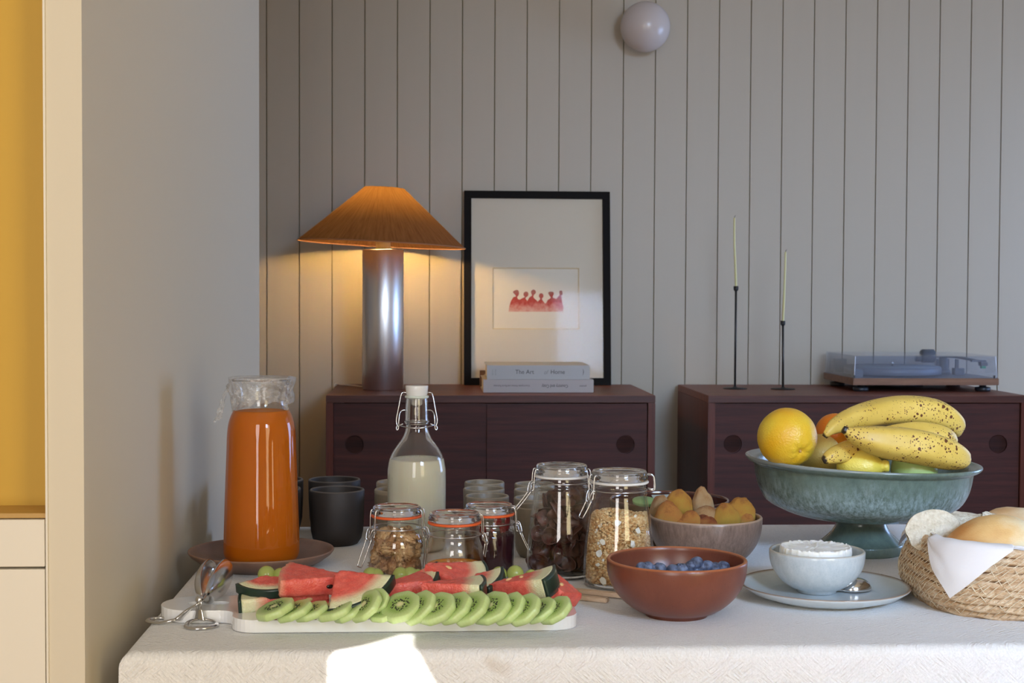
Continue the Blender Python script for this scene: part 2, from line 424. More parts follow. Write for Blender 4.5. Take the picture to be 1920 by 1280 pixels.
# ================================================================== SIDEBOARDS
def sideboard(x0, x1, label, hx, split):
    t = thing('sideboard', label, 'sideboard', (x0, 4.15, 0), group='dark teak sideboards along the plank wall')
    W = x1 - x0; D = 0.52; H = 0.827; B = 0.24; th = 0.021
    put('top', bevelled('top', box(0, W, 0, D, H - th, H), M['teak_top_lit'], 0.0012), t)
    put('top_edge', mesh('edge', *box(0.001, W - .001, -0.0012, 0.001, H - th + .001, H - .001), M['teak_edge_x'], False), t)
    for x in (0, W - th): put('side_panel', bevelled('side', box(x, x + th, 0, D, B, H - th - .0004), M['teak_edge'], 0.001), t)
    put('bottom_panel', mesh('bottom', *box(th, W - th, 0, D, B, B + th), M['teak'], False), t)
    put('back_panel', mesh('back', *box(th, W - th, D - .012, D - .002, B + th, H - th), M['teak'], False), t)
    for i, (a, b, yy) in enumerate(((th + .001, split, 0.012), (split - 0.008, W - th - .003, 0.004))):
        h_x = hx[i] - x0
        zc = 0.684; hr = 0.0275
        # door with a round recessed finger pull
        N_ = 40; vs = [(a, yy, B + th + .002), (b, yy, B + th + .002), (b, yy, H - th - .003), (a, yy, H - th - .003)]
        bm = bmesh.new(); ov = [bm.verts.new(v) for v in vs]; iv = [bm.verts.new((h_x + hr * cos(2 * PI * q / N_), yy, zc + hr * sin(2 * PI * q / N_))) for q in range(N_)]
        es = [bm.edges.new((ov[q], ov[(q + 1) % 4])) for q in range(4)] + [bm.edges.new((iv[q], iv[(q + 1) % N_])) for q in range(N_)]
        bmesh.ops.triangle_fill(bm, use_beauty=True, edges=es)
        for f in [f for f in bm.faces if (f.calc_center_median() - Vector((h_x, yy, zc))).length < hr * 0.9]: bm.faces.remove(f)
        bm.normal_update()
        iv2 = [bm.verts.new((v.co.x, yy + 0.009, v.co.z)) for v in iv]
        for q in range(N_): bm.faces.new((iv[q], iv[(q + 1) % N_], iv2[(q + 1) % N_], iv2[q]))
        bm.faces.new(iv2)
        ov2 = [bm.verts.new((v.co.x, yy + 0.014, v.co.z)) for v in ov]
        for q in range(4): bm.faces.new((ov[q], ov[(q + 1) % 4], ov2[(q + 1) % 4], ov2[q]))
        bmesh.ops.recalc_face_normals(bm, faces=bm.faces)
        me = bpy.data.meshes.new('door'); bm.to_mesh(me); bm.free(); me.materials.append(M['teak'])
        d = put('sliding_door', me, t)
        put('finger_pull', mesh('pull', *xf(lathe([(0, 0), (hr - .003, 0), (hr - .003, .0015), (0, .0015)], 40), Matrix.Translation((h_x, yy + .0075, zc)) @ Matrix.Rotation(R(90), 4, 'X')), M['teak_dark'], False), d)
    for x in (0.06, W - 0.06):
        for y in (0.06, D - .06):
            put('leg', mesh('leg', *xf(lathe([(0, 0), (.012, 0), (.018, B), (0, B)], 20), Matrix.Translation((x, y, 0))), M['teak_edge']), t)
    return t
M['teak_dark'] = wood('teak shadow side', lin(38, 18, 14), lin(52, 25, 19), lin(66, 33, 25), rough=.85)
def bevelled(name, vf, m, wd, seg=2):
    me = mesh(name, *vf, m, False); bm = bmesh.new(); bm.from_mesh(me)
    bmesh.ops.bevel(bm, geom=list(bm.edges), offset=wd, segments=seg, affect='EDGES'); bm.to_mesh(me); bm.free(); return me
s1 = (PY(611, 740, 4.15).x, PY(1229, 742, 4.15).x); s2 = (PY(1328, 742, 4.15).x, PY(1928, 748, 4.15).x)
sideboard(s1[0], s1[1], 'dark teak sideboard holding the lamp, framed print and two books', (PY(664, 833, 4.16).x, PY(1172, 834, 4.155).x), PY(918, 833, 4.15).x - s1[0])
sideboard(s2[0], s2[1], 'dark teak sideboard holding the record player and black candlesticks', (PY(1374, 834, 4.16).x, PY(1871, 836, 4.155).x), (s2[1] - s2[0]) * .51)
SZ = 0.8275

# ================================================================== TABLE + CLOTH
t = thing('dining_table', 'dining table under the cream cloth', 'table', (0.85, 1.88, 0))
put('tabletop', bevelled('tabletop', box(-1.14, 1.14, -0.385, 0.385, TZ - .034, TZ - .004), M['beech'], 0.004), t)
for sx in (-1, 1):
    for sy in (-1, 1): put('leg', bevelled('leg', box(sx * 1.05 - .03, sx * 1.05 + .03, sy * .33 - .03, sy * .33 + .03, 0, TZ - .034), M['beech'], 0.003), t)
def cloth():
    x0, x1, y0, y1 = -0.318, 2.02, TF + .008, 2.29
    rad = 0.014; drop = 0.36
    # one profile coordinate per side: (outward offset, down)
    def side(n=6, m=16, flare=0.03):
        out = []
        for i in range(1, n + 1):
            a = PI / 2 * i / n; out.append((rad * sin(a), rad * (1 - cos(a))))
        for j in range(1, m + 1): out.append((rad + flare * (j / m) ** 1.3, rad + drop * j / m))
        return out
    sd = side()
    nx, ny = 150, 70
    us = [(-o, d) for o, d in reversed(sd)] ; 
    xs = [(x0 + rad - (o if o <= rad else rad + (o - rad) * .3), d) for o, d in reversed(sd)] + [(x0 + rad + (x1 - x0 - 2 * rad) * i / nx, 0) for i in range(nx + 1)] + [(x1 - rad + o, d) for o, d in sd]
    ys = [(y0 + rad - o, d) for o, d in reversed(sd)] + [(y0 + rad + (y1 - y0 - 2 * rad) * i / ny, 0) for i in range(ny + 1)] + [(y1 - rad + o, d) for o, d in sd]
    V = []
    for (y, dy) in ys:
        for (x, dx) in xs:
            d = max(dx, dy); fold = 0
            n_ = noise.noise(Vector((x * 3, y * 3, 0))) * 0.0006 if d == 0 else 0
            xx, yy = x, y
            if dy > rad and y < y0 + rad: yy = y + 0.006 * sin(x * 9) * min(1, dy * 4) + 0.004 * noise.noise(Vector((x * 7, dy * 2, 3)))
            if dx > rad and x < x0 + rad: xx = x + 0.0 
            if dx > rad and dy > rad:   # corner: swing the excess out into a fold
                k = min(dx, dy); xx -= (0.03 * k if x < x0 + rad else -0.1 * k); 
                d = max(dx, dy)
            V.append((xx, yy, TZ - d + min(0, n_)))
    nn = len(xs); F_ = [(j * nn + i, j * nn + i + 1, (j + 1) * nn + i + 1, (j + 1) * nn + i) for j in range(len(ys) - 1) for i in range(nn - 1)]
    return V, F_
tb = put('tablecloth', mesh('tablecloth', *cloth(), M['cloth'])); tag(tb, 'cream crinkled woven cloth draped over the dining table', 'tablecloth')

# ================================================================== TABLEWARE
def bowl_prof(r, h, th=0.004, foot=0.5, pw=2.4):
    out = [(0, 0), (r * foot * .98, 0), (r * foot, 0.003)]
    n = 16
    for i in range(1, n + 1):
        a = i / n; rr = r * (foot + (1 - foot) * (1 - (1 - a) ** pw) ** (1 / 1.35)); out.append((rr, 0.003 + (h - 0.003) * a))
    out.append((r - th * .25, h + th * .35)); out.append((r - th * .75, h + th * .35)); out.append((r - th, h))
    for i in range(n - 1, -1, -1):
        a = i / n; rr = r * (foot + (1 - foot) * (1 - (1 - a) ** pw) ** (1 / 1.35)) - th; out.append((max(0.001, rr), 0.003 + th + (h - 0.003 - th) * a))
    out.append((0, 0.003 + th)); return out
def put_lathe(name, label, cat, loc, prof, m, seg=64, rot=(0, 0, 0), group=None, wob=None):
    o = put(name, mesh(name, *lathe(prof, seg, wob), m), None, loc, rot); return tag(o, label, cat, group)

pb = P(1268, 1152, TZ)
put_lathe('bowl', 'glazed terracotta-brown bowl of blueberries at the front edge', 'bowl', pb, bowl_prof(.0805, .064, .0045, .45),
          glaze('terracotta glaze', lin(108, 60, 46), lin(124, 70, 52), 0.3, 25, speck=(160, 0.05, lin(86, 42, 32)), rimc=lin(172, 104, 66), rimz=.0655))
pk = P(1322, 1059, TZ)
put_lathe('bowl', 'mottled taupe bowl heaped with yellow coconut cakes', 'bowl', pk, bowl_prof(.0768, .0665, .004, .5),
          glaze('taupe glaze', lin(104, 84, 74), lin(150, 126, 112), 0.3, 220, (1, 1, .3), rimc=lin(176, 150, 128), rimz=.0675))
pd = P(1254, 1022, TZ)
put_lathe('bowl', 'dark reddish-brown bowl behind the bowl of cakes', 'bowl', pd, bowl_prof(.0875, .068, .0035, .5),
          glaze('dark brown glaze', lin(66, 36, 30), lin(78, 44, 36), 0.15, 25, rimc=lin(120, 74, 56), rimz=.0695))
pp = P(1546, 1121, TZ)
plate_prof = [(0, 0), (.066, 0), (.07, .002), (.09, .008), (.101, .0155), (.1025, .0175), (.1015, .0185), (.1, .018), (.088, .0115), (.07, .0065), (.066, .006), (0, .006)]
put_lathe('plate', 'pale blue-grey plate with a brown rim under the cheese bowl', 'plate', pp, plate_prof,
          glaze('pale blue glaze', lin(192, 201, 204), lin(206, 214, 217), 0.18, 30, rimc=lin(142, 118, 98), rimz=.0186), 80)
pc = P(1531, 1108, TZ + .0065); pc.z = TZ + .0065
put_lathe('bowl', 'small pale blue-grey bowl holding the white cheese', 'bowl', pc, bowl_prof(.0578, .050, .004, .42),
          glaze('pale speckled glaze', lin(180, 192, 198), lin(206, 213, 216), 0.25, 120, speck=(700, 0.10, lin(120, 138, 148)), rimc=lin(188, 184, 174), rimz=.0515))
def cheese():
    n = 160; vs = []; rings = [(.001, 1.0), (.12, 1), (.25, 1), (.38, 1), (.5, 1), (.6, 1.0), (.7, 1.0), (.8, 1.02), (.87, 1.03), (.92, 1.06), (.96, 1.08), (.985, 1.02), (1.0, .8), (.97, .35), (.95, 0)]
    for (q, h) in rings:
        for k in range(n):
            a = 2 * PI * k / n; s = noise.noise(Vector((cos(a) * 9 * q, sin(a) * 9 * q, 1))); s2 = noise.fractal(Vector((cos(a) * 11 * (q + .3), sin(a) * 11 * (q + .3), q * 3)), 1, 2, 4)
            rr = .0435 * q * (1 + .014 * s2 * (q > .6) + .012 * noise.noise(Vector((a * 14, h * 6, 3))) * (q > .8)); vs.append((rr * cos(a), rr * sin(a), h * .03 + .0012 * s + (.0016 * s2 if .7 < q else .0012 * noise.noise(Vector((cos(a) * q * 24, sin(a) * q * 24, 5))))))
    fs = [(i * n + k, i * n + (k + 1) % n, (i + 1) * n + (k + 1) % n, (i + 1) * n + k) for i in range(len(rings) - 1) for k in range(n)]
    return vs, fs
ch = put('fresh_cheese', mesh('cheese', *cheese(), plain('fresh cheese', lin(238, 238, 232), 0.5, sss=0.3, sr=(.004, .004, .003), bump=.4, bscale=250, bdist=.001)), None, (pc.x - .002, pc.y, TZ + .030))
tag(ch, 'round white fresh cheese with crinkled rim in the small bowl', 'cheese')
# spoon lying upside down on the plate
sp = P(1606, 1098, TZ + .0125)
t = thing('spoon', 'steel spoon lying upside down on the pale blue plate', 'spoon', (sp.x, sp.y, TZ + .0075), (0, 0, R(25)))
sv = [(x * .021, y * .0145, max(0, z) * .015) for x, y, z in lathe([(sin(PI / 2 * i / 8), cos(PI / 2 * i / 8)) for i in range(9)], 28)[0]]
o = put('spoon_bowl', mesh('spoon_bowl', sv, lathe([(sin(PI / 2 * i / 8), cos(PI / 2 * i / 8)) for i in range(9)], 28)[1], M['steel']), t); o.modifiers.new('s', 'SOLIDIFY').thickness = 0.0012
put('handle', mesh('handle', *tube(rpath([(-.0195, 0, .001), (-.028, 0, .003), (-.034, 0.004, .0025)]), [.0022] * 13, 8, flat=.6), M['steel']), t)

# compote
pco = P(1614, 1034, TZ)
comp = glaze('green reactive glaze', lin(84, 98, 88), lin(112, 128, 116), 0.26, 40, (1, 1, .6), speck=(420, .05, lin(40, 52, 48)), band=(.050, .115, lin(150, 168, 166)), rimc=lin(138, 146, 144), rimz=.1345)
prof = [(0, .002), (.052, .002), (.058, 0), (.0595, .003), (.059, .0125), (.0575, .0145), (.052, .019), (.043, .028), (.037, .037), (.035, .045), (.040, .0490), (.075, .0515), (.098, .0555), (.118, .063),
        (.136, .073), (.1465, .090), (.151, .106), (.1535, .121), (.156, .1235), (.162, .1265), (.1655, .1305), (.1650, .1335), (.1615, .1335), (.156, .1300), (.1495, .1265), (.1455, .112), (.141, .093), (.131, .077), (.112, .067), (.09, .0600), (0, .057)]
vc, fc = lathe(smoothprof(prof, 3), 96)
vc = [(x, y, z - 0.032 * x * max(0, (z - .04) / .09)) for x, y, z in vc]
tag(put('fruit_bowl', mesh('fruit_bowl', vc, fc, comp), None, (pco.x, pco.y, TZ)), 'large footed fruit bowl in green reactive glaze', 'fruit bowl')

# serving board
bz = TZ + .0145
bl_ = P(433, 1160, bz); br_ = P(1083, 1160, bz)
BX0, BX1, BY0, BY1 = PY(430, 1165, 1.565).x, PY(1085, 1165, 1.565).x, 1.560, 1.775
def board():
    cy = (BY0 + BY1) / 2; out = []
    def arc(cx, cy_, r, a0, a1, n=8): return [(cx + r * cos(R(a0 + (a1 - a0) * i / n)), cy_ + r * sin(R(a0 + (a1 - a0) * i / n))) for i in range(n + 1)]
    hr = 0.040; hy = cy - .018; hx = PY(303, 1140, hy).x
    r = .028
    pts = arc(BX1 - r, BY0 + r, r, -90, 0) + arc(BX1 - r, BY1 - r, r, 0, 90) + arc(BX0 + r, BY1 - r, r, 90, 180, 8)
    pts += arc(BX0 - .016, hy + hr + .016, .016, 0, -90, 6)
    pts += arc(hx + hr, hy, hr, 90, 270, 16)
    pts += arc(BX0 - .016, hy - hr - .016, .016, 90, 0, 6)
    pts += arc(BX0 + r, BY0 + r, r, 180, 270, 8)
    slot = []
    s0, s1_ = hx + .030, BX0 - .012; sr_ = .0075
    slot = arc(s1_ - sr_, hy, sr_, -90, 90, 8) + arc(s0 + sr_, hy, sr_, 90, 270, 8)
    bm = bmesh.new(); ov = [bm.verts.new((x, y, TZ + .0145)) for x, y in pts]; iv = [bm.verts.new((x, y, TZ + .0145)) for x, y in slot]
    es = [bm.edges.new((q[i], q[(i + 1) % len(q)])) for q in (ov, iv) for i in range(len(q))]
    bmesh.ops.triangle_fill(bm, use_beauty=True, edges=es)
    for f in [f for f in bm.faces if abs(f.calc_center_median().y - hy) < sr_ * .95 and s0 < f.calc_center_median().x < s1_ and all(v in iv for v in f.verts)]: bm.faces.remove(f)
    top = list(bm.faces)
    ret = bmesh.ops.extrude_face_region(bm, geom=top); 
    for v in [g for g in ret['geom'] if isinstance(g, bmesh.types.BMVert)]: v.co.z = TZ + .0005
    bmesh.ops.recalc_face_normals(bm, faces=bm.faces)
    me = bpy.data.meshes.new('board'); bm.to_mesh(me); bm.free(); return me
me = board(); me.materials.append(plain('white glazed ceramic', lin(236, 237, 238), 0.12, coat=.4))
bo = put('serving_board', me); bevel(bo, .0035, 3); tag(bo, 'white ceramic serving board with slotted handle under the cut fruit', 'serving board')
for p_ in me.polygons: p_.use_smooth = False

# ---- juice carafe on its plate
pj = P(490, 1061, TZ)
put_lathe('saucer_plate', 'shallow brown stoneware plate under the juice carafe', 'plate', (pj.x, pj.y, TZ),
          [(0, 0), (.062, 0), (.066, .002), (.083, .009), (.094, .017), (.0975, .0215), (.0970, .0235), (.0955, .0235), (.0925, .019), (.082, .0125), (.066, .0065), (0, .006)],
          glaze('brown stoneware', lin(112, 86, 72), lin(132, 102, 86), 0.4, 40, rimc=lin(142, 108, 88), rimz=.0238), 72)
JZ = TZ + .0062
t = thing('juice_carafe', 'ribbed glass carafe full of orange juice', 'carafe', (pj.x, pj.y + .003, JZ))
jo = [(.0, 0), (.040, 0), (.047, .003), (.0508, .010), (.0515, .02), (.0503, .06), (.0487, .11), (.0470, .155), (.0463, .176), (.0445, .19), (.0410, .201), (.0372, .209), (.0350, .216), (.0345, .222), (.0355, .232), (.038, .243), (.0405, .2495)]
jo = smoothprof([(r * .985, z * .985) for r, z in jo], 4)
def ribs(a, z):
    k = max(0, min(1, (z - .018) / .01)) * max(0, min(1, (.178 - z) / .012))
    return 1 + k * 0.010 * (abs(cos(a * 12)) ** 0.6 - .5)
ji = [(max(0, r - .0026), max(z, .006)) for r, z in jo]
put('glass_body', mesh('glass', *lathe(jo + [(jo[-1][0] - .0012, .2466)] + ji[::-1], 144, ribs), M['glass']), t)
lv = .2045
jin = [(max(0, r - .0016), max(z, .004)) for r, z in jo if z < lv]
orange = plain('orange juice', lin(224, 124, 0), 0.6, spec=.2, sss=0.0, sr=(.012, .005, .001))
rl = jin[-1][0]
put('juice', mesh('juice', *lathe(jin + [(rl - .0008, lv), (rl - .004, lv - .0008), (0, lv - .0008)], 96), orange), t)
# cling film crumpled over the mouth
def film():
    nr, n = 26, 150; vs = []
    for i in range(nr):
        q = i / (nr - 1)
        for k in range(n):
            a = 2 * PI * k / n; lo = .19 + .028 * (0.5 + .5 * cos(a + 1.2)) * 1.0
            front = .5 - .5 * sin(a)     # lifts at the right front, as the film does
            zb = .203 + .012 * max(0, -sin(a + .2)) ** 2 + .010 * noise.noise(Vector((cos(a) * 2, sin(a) * 2, 5))) + .012 * max(0, cos(a + .3))
            if q < .28:
                rr = .0412 * q / .28; z = .2492 - .0015 * noise.noise(Vector((rr * cos(a) * 60, rr * sin(a) * 60, 0)))
                zb_ = z
            else:
                s = (q - .28) / .72; z = .2492 + (zb - .2492) * s
                rb = (.0435 + .0035 * max(0, cos(a + .4)) ** 4) * (1 - s) + (.0375 + .0025 * sin(a * 3)) * s
                nn = noise.fractal(Vector((cos(a) * 5, sin(a) * 5, z * 45)), 1, 2, 4); rdg = abs(noise.noise(Vector((a * 5 + z * 90, z * 30, 2))))
                rr = rb + .0045 * nn * min(1, s * 4) + .003 * rdg; zb_ = z
            vs.append((rr * cos(a), rr * sin(a), zb_))
    fs = [(i * n + k, i * n + (k + 1) % n, (i + 1) * n + (k + 1) % n, (i + 1) * n + k) for i in range(nr - 1) for k in range(n)]
    # the loose tail hanging at the left
    m, w_ = 26, 9; b = len(vs); tv = []
    for i in range(m):
        s = i / (m - 1); cx = -.040 - .017 * s ** .7; cz = .243 - .052 * s; wdt = .006 + .008 * s
        for j in range(w_):
            g = j / (w_ - 1) - .5
            tv.append((cx + g * wdt * .8 + .002 * noise.noise(Vector((s * 8, g * 6, 1))), -.006 + .006 * noise.noise(Vector((s * 9, g * 7, 4))), cz + g * wdt * .5 - .003 * noise.noise(Vector((s * 5, g * 9, 8)))))
    vs += tv; fs += [(b + i * w_ + j, b + i * w_ + j + 1, b + (i + 1) * w_ + j + 1, b + (i + 1) * w_ + j) for i in range(m - 1) for j in range(w_ - 1)]
    # twisted ear at the right lip
    b = len(vs)
    for i in range(10):
        s = i / 9
        for j in range(7):
            g = j / 6 - .5
            vs.append((.036 + .012 * s * (1 - abs(g)) , -.012 + g * .03 * (1 - s * .6), .246 + .005 * sin(s * 3) + .003 * noise.noise(Vector((s * 9, g * 9, 2)))))
    fs += [(b + i * 7 + j, b + i * 7 + j + 1, b + (i + 1) * 7 + j + 1, b + (i + 1) * 7 + j) for i in range(9) for j in range(6)]
    return vs, fs
tag(put('cling_film', mesh('film', *film(), M['film']), None, (pj.x, pj.y + .003, JZ)), 'crumpled clear cling film covering the mouth of the juice carafe', 'cling film')

# ---- mugs
def mug_prof(r, h, th=.0035):
    return [(0, 0), (r * .66, 0), (r * .76, .0015), (r * .89, .009), (r * .955, .021), (r * .985, h * .6), (r, h - .002), (r - th * .3, h), (r - th * .8, h), (r - th, h - .002), (r * .98 - th, h * .6), (r * .94 - th, .022), (r * .86 - th, .012), (r * .6, .006), (0, .006)]
black = glaze('matt black stoneware', lin(34, 28, 25), lin(44, 36, 32), 0.6, 60, rimc=lin(92, 84, 78), rimz=.0812)
beige = glaze('greige stoneware', lin(112, 102, 86), lin(134, 122, 104), 0.4, 60, rimc=lin(150, 138, 118), rimz=.0712)
for (px, py, lb) in ((632, 1019, 'black handleless cup in full view right of the carafe'), (627, 995, 'black handleless cup directly behind the frontmost black cup'),
                     (513, 1017, 'black handleless cup mostly hidden by the carafe, nearer of two'), (520, 995, 'black handleless cup peeking out behind the carafe, farther of two')):
    q = P(px, py, TZ); put_lathe('black_cup', lb, 'cup', q, mug_prof(.0402, .081), black, 56, group='black handleless cups beside the carafe')
for (px, py, s, lb) in ((747, 1010, 1.14, 'greige cup at the left flank of the milk bottle, nearer one'), (749, 993, 1.14, 'greige cup left of the milk bottle, farther one'),
                     (908, 986, 1, 'greige cup at the back of the row right of the bottle'), (907, 1001, 1, 'greige cup in the middle of the row right of the bottle'), (913, 1018, 1.02, 'greige cup just behind the lid of the dark jam jar'),
                     (1002, 990, 1, 'greige cup farthest back behind the cocoa cereal jar'), (1002, 1003, 1, 'greige cup second from the back beside the cocoa cereal jar'),
                     (1004, 1022, 1.02, 'greige cup third from the back beside the cocoa cereal jar'), (1006, 1042, 1.02, 'greige cup nearest the dark jam jar clip')):
    q = P(px, py, TZ); put_lathe('greige_cup', lb, 'cup', q, [(r * s, z * (1.07 if s > 1.1 else 1)) for r, z in mug_prof(.0318, .071)], beige, 48, group='greige handleless cups behind the jars')

# ---- swing-top milk bottle
pm_ = P(781, 1030, TZ); t = thing('milk_bottle', 'swing-top glass bottle two-thirds full of milk', 'bottle', pm_)
k_ = pm_.y / FP     # metres per pixel at the bottle
bo_ = smoothprof([(0, 0), (.034, 0), (.0400, .004), (.0415, .012), (.0418, .05), (.0418, .108), (.0410, .120), (.0383, .133), (.0335, .143), (.028, .151), (.0215, .160), (.0178, .168), (.0160, .1755), (.0158, .181), (.0174, .1825), (.0176, .1855), (.0168, .188), (.0163, .205), (.0155, .217), (.0148, .2195)], 4)
bi_ = [(max(0, r - .0026), max(z, .005)) for r, z in bo_]
put('glass_body', mesh('glass', *lathe(bo_ + bi_[::-1], 72), M['glass']), t)
ml = .131
mi = [(max(0, r - .0016), max(z, .0035)) for r, z in bo_ if z < ml]
milkm = plain('milk', lin(250, 246, 226), 0.35, sss=0.2, sr=(.01, .008, .005))
put('milk', mesh('milk', *lathe(mi + [(mi[-1][0] - .0006, ml + .0008), (mi[-1][0] - .004, ml - .0012), (.02, ml - .0022), (0, ml - .0022)], 72), milkm), t)
fv = []
for i in range(60):
    a = rng.random() * 2 * PI; r_ = .0335 + .002 * rng.random()
    fv.append(xf(ico(.0006 + .0009 * rng.random(), 1), Matrix.Translation((r_ * cos(a), r_ * sin(a), ml - .0008))))
tag(put('foam', mesh('foam', *join(*fv), milkm), t), kind='stuff')
cer = plain('white porcelain', lin(222, 218, 210), 0.25, coat=.3)
_st = put('stopper', mesh('stopper', *lathe(smoothprof([(0, .2535), (.0145, .2535), (.0162, .2515), (.0160, .247), (.0150, .2405), (.0135, .2375), (.0125, .2365)], 3) + [(.0125, .234), (.0085, .233), (.0080, .2265), (.006, .2245), (0, .2245)], 40), cer), t, (0, 0, -.0165))
put('gasket', mesh('gasket', *lathe([(.012, .2333), (.0165, .2333), (.0172, .2345), (.0172, .2360), (.0162, .2370), (.012, .2370), (.012, .2333)], 40), plain('pale rubber', lin(200, 205, 190), .5)), t, (0, 0, -.0145))
wr = []
for s in (-1, 1):
    wr.append(tube(rpath([(s * .0150, 0, .2430), (s * .0195, 0, .2430), (s * .0225, -.001, .240), (s * .0262, -.004, .222), (s * .0292, -.005, .206), (s * .0275, -.006, .1975), (s * .0262, -.0045, .1958)]), .00085, 8))
    wr.append(tube(rpath([(s * .0162, 0, .2190), (s * .0205, -.001, .2188), (s * .0242, -.003, .2150), (s * .0256, -.005, .206), (s * .0262, -.005, .1945), (s * .0285, -.005, .1925), (s * .0290, -.004, .1965), (s * .0255, -.004, .1985), (s * .0195, -.003, .2005)]), .00085, 8))
wr.append(tube([(.0172 * cos(a), .0172 * sin(a), .2035) for a in [2 * PI * i / 36 for i in range(36)]], .0009, 8, True))
wr.append(tube(rpath([(-.0262, -.005, .1995), (-.018, -.0165, .1975), (-.006, -.0215, .1965), (.006, -.0215, .1965), (.018, -.0165, .198), (.0262, -.005, .2000)]), .0009, 8))
put('wire_bail', mesh('wire', *xf(join(*wr), Matrix.Translation((0, 0, .2265)) @ Matrix.Diagonal((1, 1, 1.0515, 1)) @ Matrix.Translation((0, 0, -.243))), M['wire']), t)

# ---- clip-top jars
def clip_jar(label, pos, prof, rl, gask, latches, loops=(), name='clip_top_jar', lidh=.011, zneck=None, group='clip-top storage jars'):
    """prof: outer radius/height up to the lip; rl: lid radius"""
    t = thing(name, label, 'jar', pos, group=group)
    po = smoothprof(prof, 4); pi_ = [(max(0, r - .0024), max(z, .0055)) for r, z in po]
    put('glass_body', mesh('glass', *lathe(po + pi_[::-1], 72), M['jar_glass']), t)
    base = [(0, .0006), (prof[1][0] - .001, .0006), (prof[2][0] - .0012, .003), (prof[3][0] - .002, .0055), (prof[3][0] - .006, .0062), (0, .0058)]
    put('base', mesh('base', *lathe(base, 64), M['glass']), t)
    h = prof[-1][1]; zc = h
    put('gasket', mesh('gasket', *lathe([(rl - .006, h), (rl + .0004, h), (rl + .0012, h + .0008), (rl + .0012, h + .0022), (rl + .0004, h + .003), (rl - .006, h + .003), (rl - .006, h)], 56), gask), t)
    z0 = h + .0032
    lid = [(0, z0 + lidh - .006), (rl * .74, z0 + lidh - .006), (rl * .8, z0 + .001), (rl - .002, z0), (rl + .0003, z0 + .0015), (rl + .0006, z0 + lidh * .45), (rl - .0012, z0 + lidh * .6), (rl - .0006, z0 + lidh * .78), (rl - .0022, z0 + lidh), (rl * .86, z0 + lidh - .0002), (rl * .80, z0 + lidh - .0022), (0, z0 + lidh - .0022)]
    put('lid', mesh('lid', *lathe(lid, 72), M['jar_lid_glass']), t)
    # neck wires
    zn = zneck or h - .017; rn = [r for r, z in po if z > zn - .004][0] + .0006
    rn = max(r for r, z in po if zn - .002 < z < zn + .002) + .0006 if any(zn - .002 < z < zn + .002 for r, z in po) else rn
    W = [tube([(rn * cos(2 * PI * i / 48), rn * sin(2 * PI * i / 48), zn) for i in range(48)], .0008, 8, True)]
    for (az, sw, op) in latches:     # az: where on the jar; sw: swing outward of the open lever; op: length
        C_ = Vector((cos(az), sin(az), 0)); T_ = Vector((-sin(az), cos(az), 0)); Z_ = Vector((0, 0, 1))
        q = lambda o_, t_, z_: C_ * o_ + T_ * t_ + Z_ * z_
        zt = h + .0105; hw = .0065
        # hook over the lid
        W.append(tube(rpath([q(rl - .004, -hw, zt - .001), q(rl + .001, -hw, zt + .0005), q(rl + .003, -hw, zt - .006), q(rl + .0035, -hw, zn + .003), q(rl + .0045, -hw, zn - .009), q(rl + .0065, -hw, zn - .010)], 5), .0008, 8))
        W.append(tube(rpath([q(rl - .004, hw, zt - .001), q(rl + .001, hw, zt + .0005), q(rl + .003, hw, zt - .006), q(rl + .0035, hw, zn + .003), q(rl + .0045, hw, zn - .009), q(rl + .0065, hw, zn - .010)], 5), .0008, 8))
        W.append(tube([q(rl - .004, -hw, zt - .001), q(rl - .004, hw, zt - .001)], .0008, 8))
        # coils and small triangle
        W.append(tube([q(rn + .003, -hw - .001, zn), q(rn + .003, hw + .001, zn)], .0014, 8))
        for s in (-1, 1):
            W.append(tube(rpath([q(rn + .002, s * hw, zn + .001), q(rn + .0065, s * hw, zn - .001), q(rn + .0095, s * hw * .7, zn - .011), q(rn + .0078, s * hw * .5, zn - .0135), q(rn + .0062, s * hw * .6, zn - .011), q(rn + .0035, s * hw, zn - .002)], 5), .00075, 8))
        # lever loop hanging open
        d = Vector((sin(sw), 0, -cos(sw)))
        a0 = (rn + .0078, zn - .0115)
        e = (a0[0] + sin(sw) * op, a0[1] - cos(sw) * op)
        W.append(tube(rpath([q(a0[0], -hw, a0[1]), q(a0[0] * .6 + e[0] * .4, -hw, a0[1] * .6 + e[1] * .4), q(e[0], -hw * .9, e[1] + .002), q(e[0] + .0006, -hw * .5, e[1]), q(e[0] + .0006, hw * .5, e[1]), q(e[0], hw * .9, e[1] + .002), q(a0[0] * .6 + e[0] * .4, hw, a0[1] * .6 + e[1] * .4), q(a0[0], hw, a0[1]), q(a0[0], 0, a0[1])], 5), .00085, 8, True))
    for (az,) in loops:              # hinge loop
        C_ = Vector((cos(az), sin(az), 0)); T_ = Vector((-sin(az), cos(az), 0)); Z_ = Vector((0, 0, 1)); q = lambda o_, t_, z_: C_ * o_ + T_ * t_ + Z_ * z_
        W.append(tube(rpath([q(rl - .003, -.006, h + .011), q(rl + .004, -.006, h + .0105), q(rl + .0075, -.006, h + .0075), q(rl + .0085, -.006, h - .006), q(rl + .006, -.006, h - .0085), q(rl + .001, -.004, h - .007),
                              q(rl + .001, .004, h - .007), q(rl + .006, .006, h - .0085), q(rl + .0085, .006, h - .006), q(rl + .0075, .006, h + .0075), q(rl + .004, .006, h + .0105), q(rl - .003, .006, h + .011)], 4), .00085, 8))
    put('wire_clip', mesh('wire', *join(*W), M['wire']), t)
    return t
org = plain('orange rubber gasket', lin(226, 96, 40), .5); wht = plain('white rubber gasket', lin(225, 222, 216), .5)
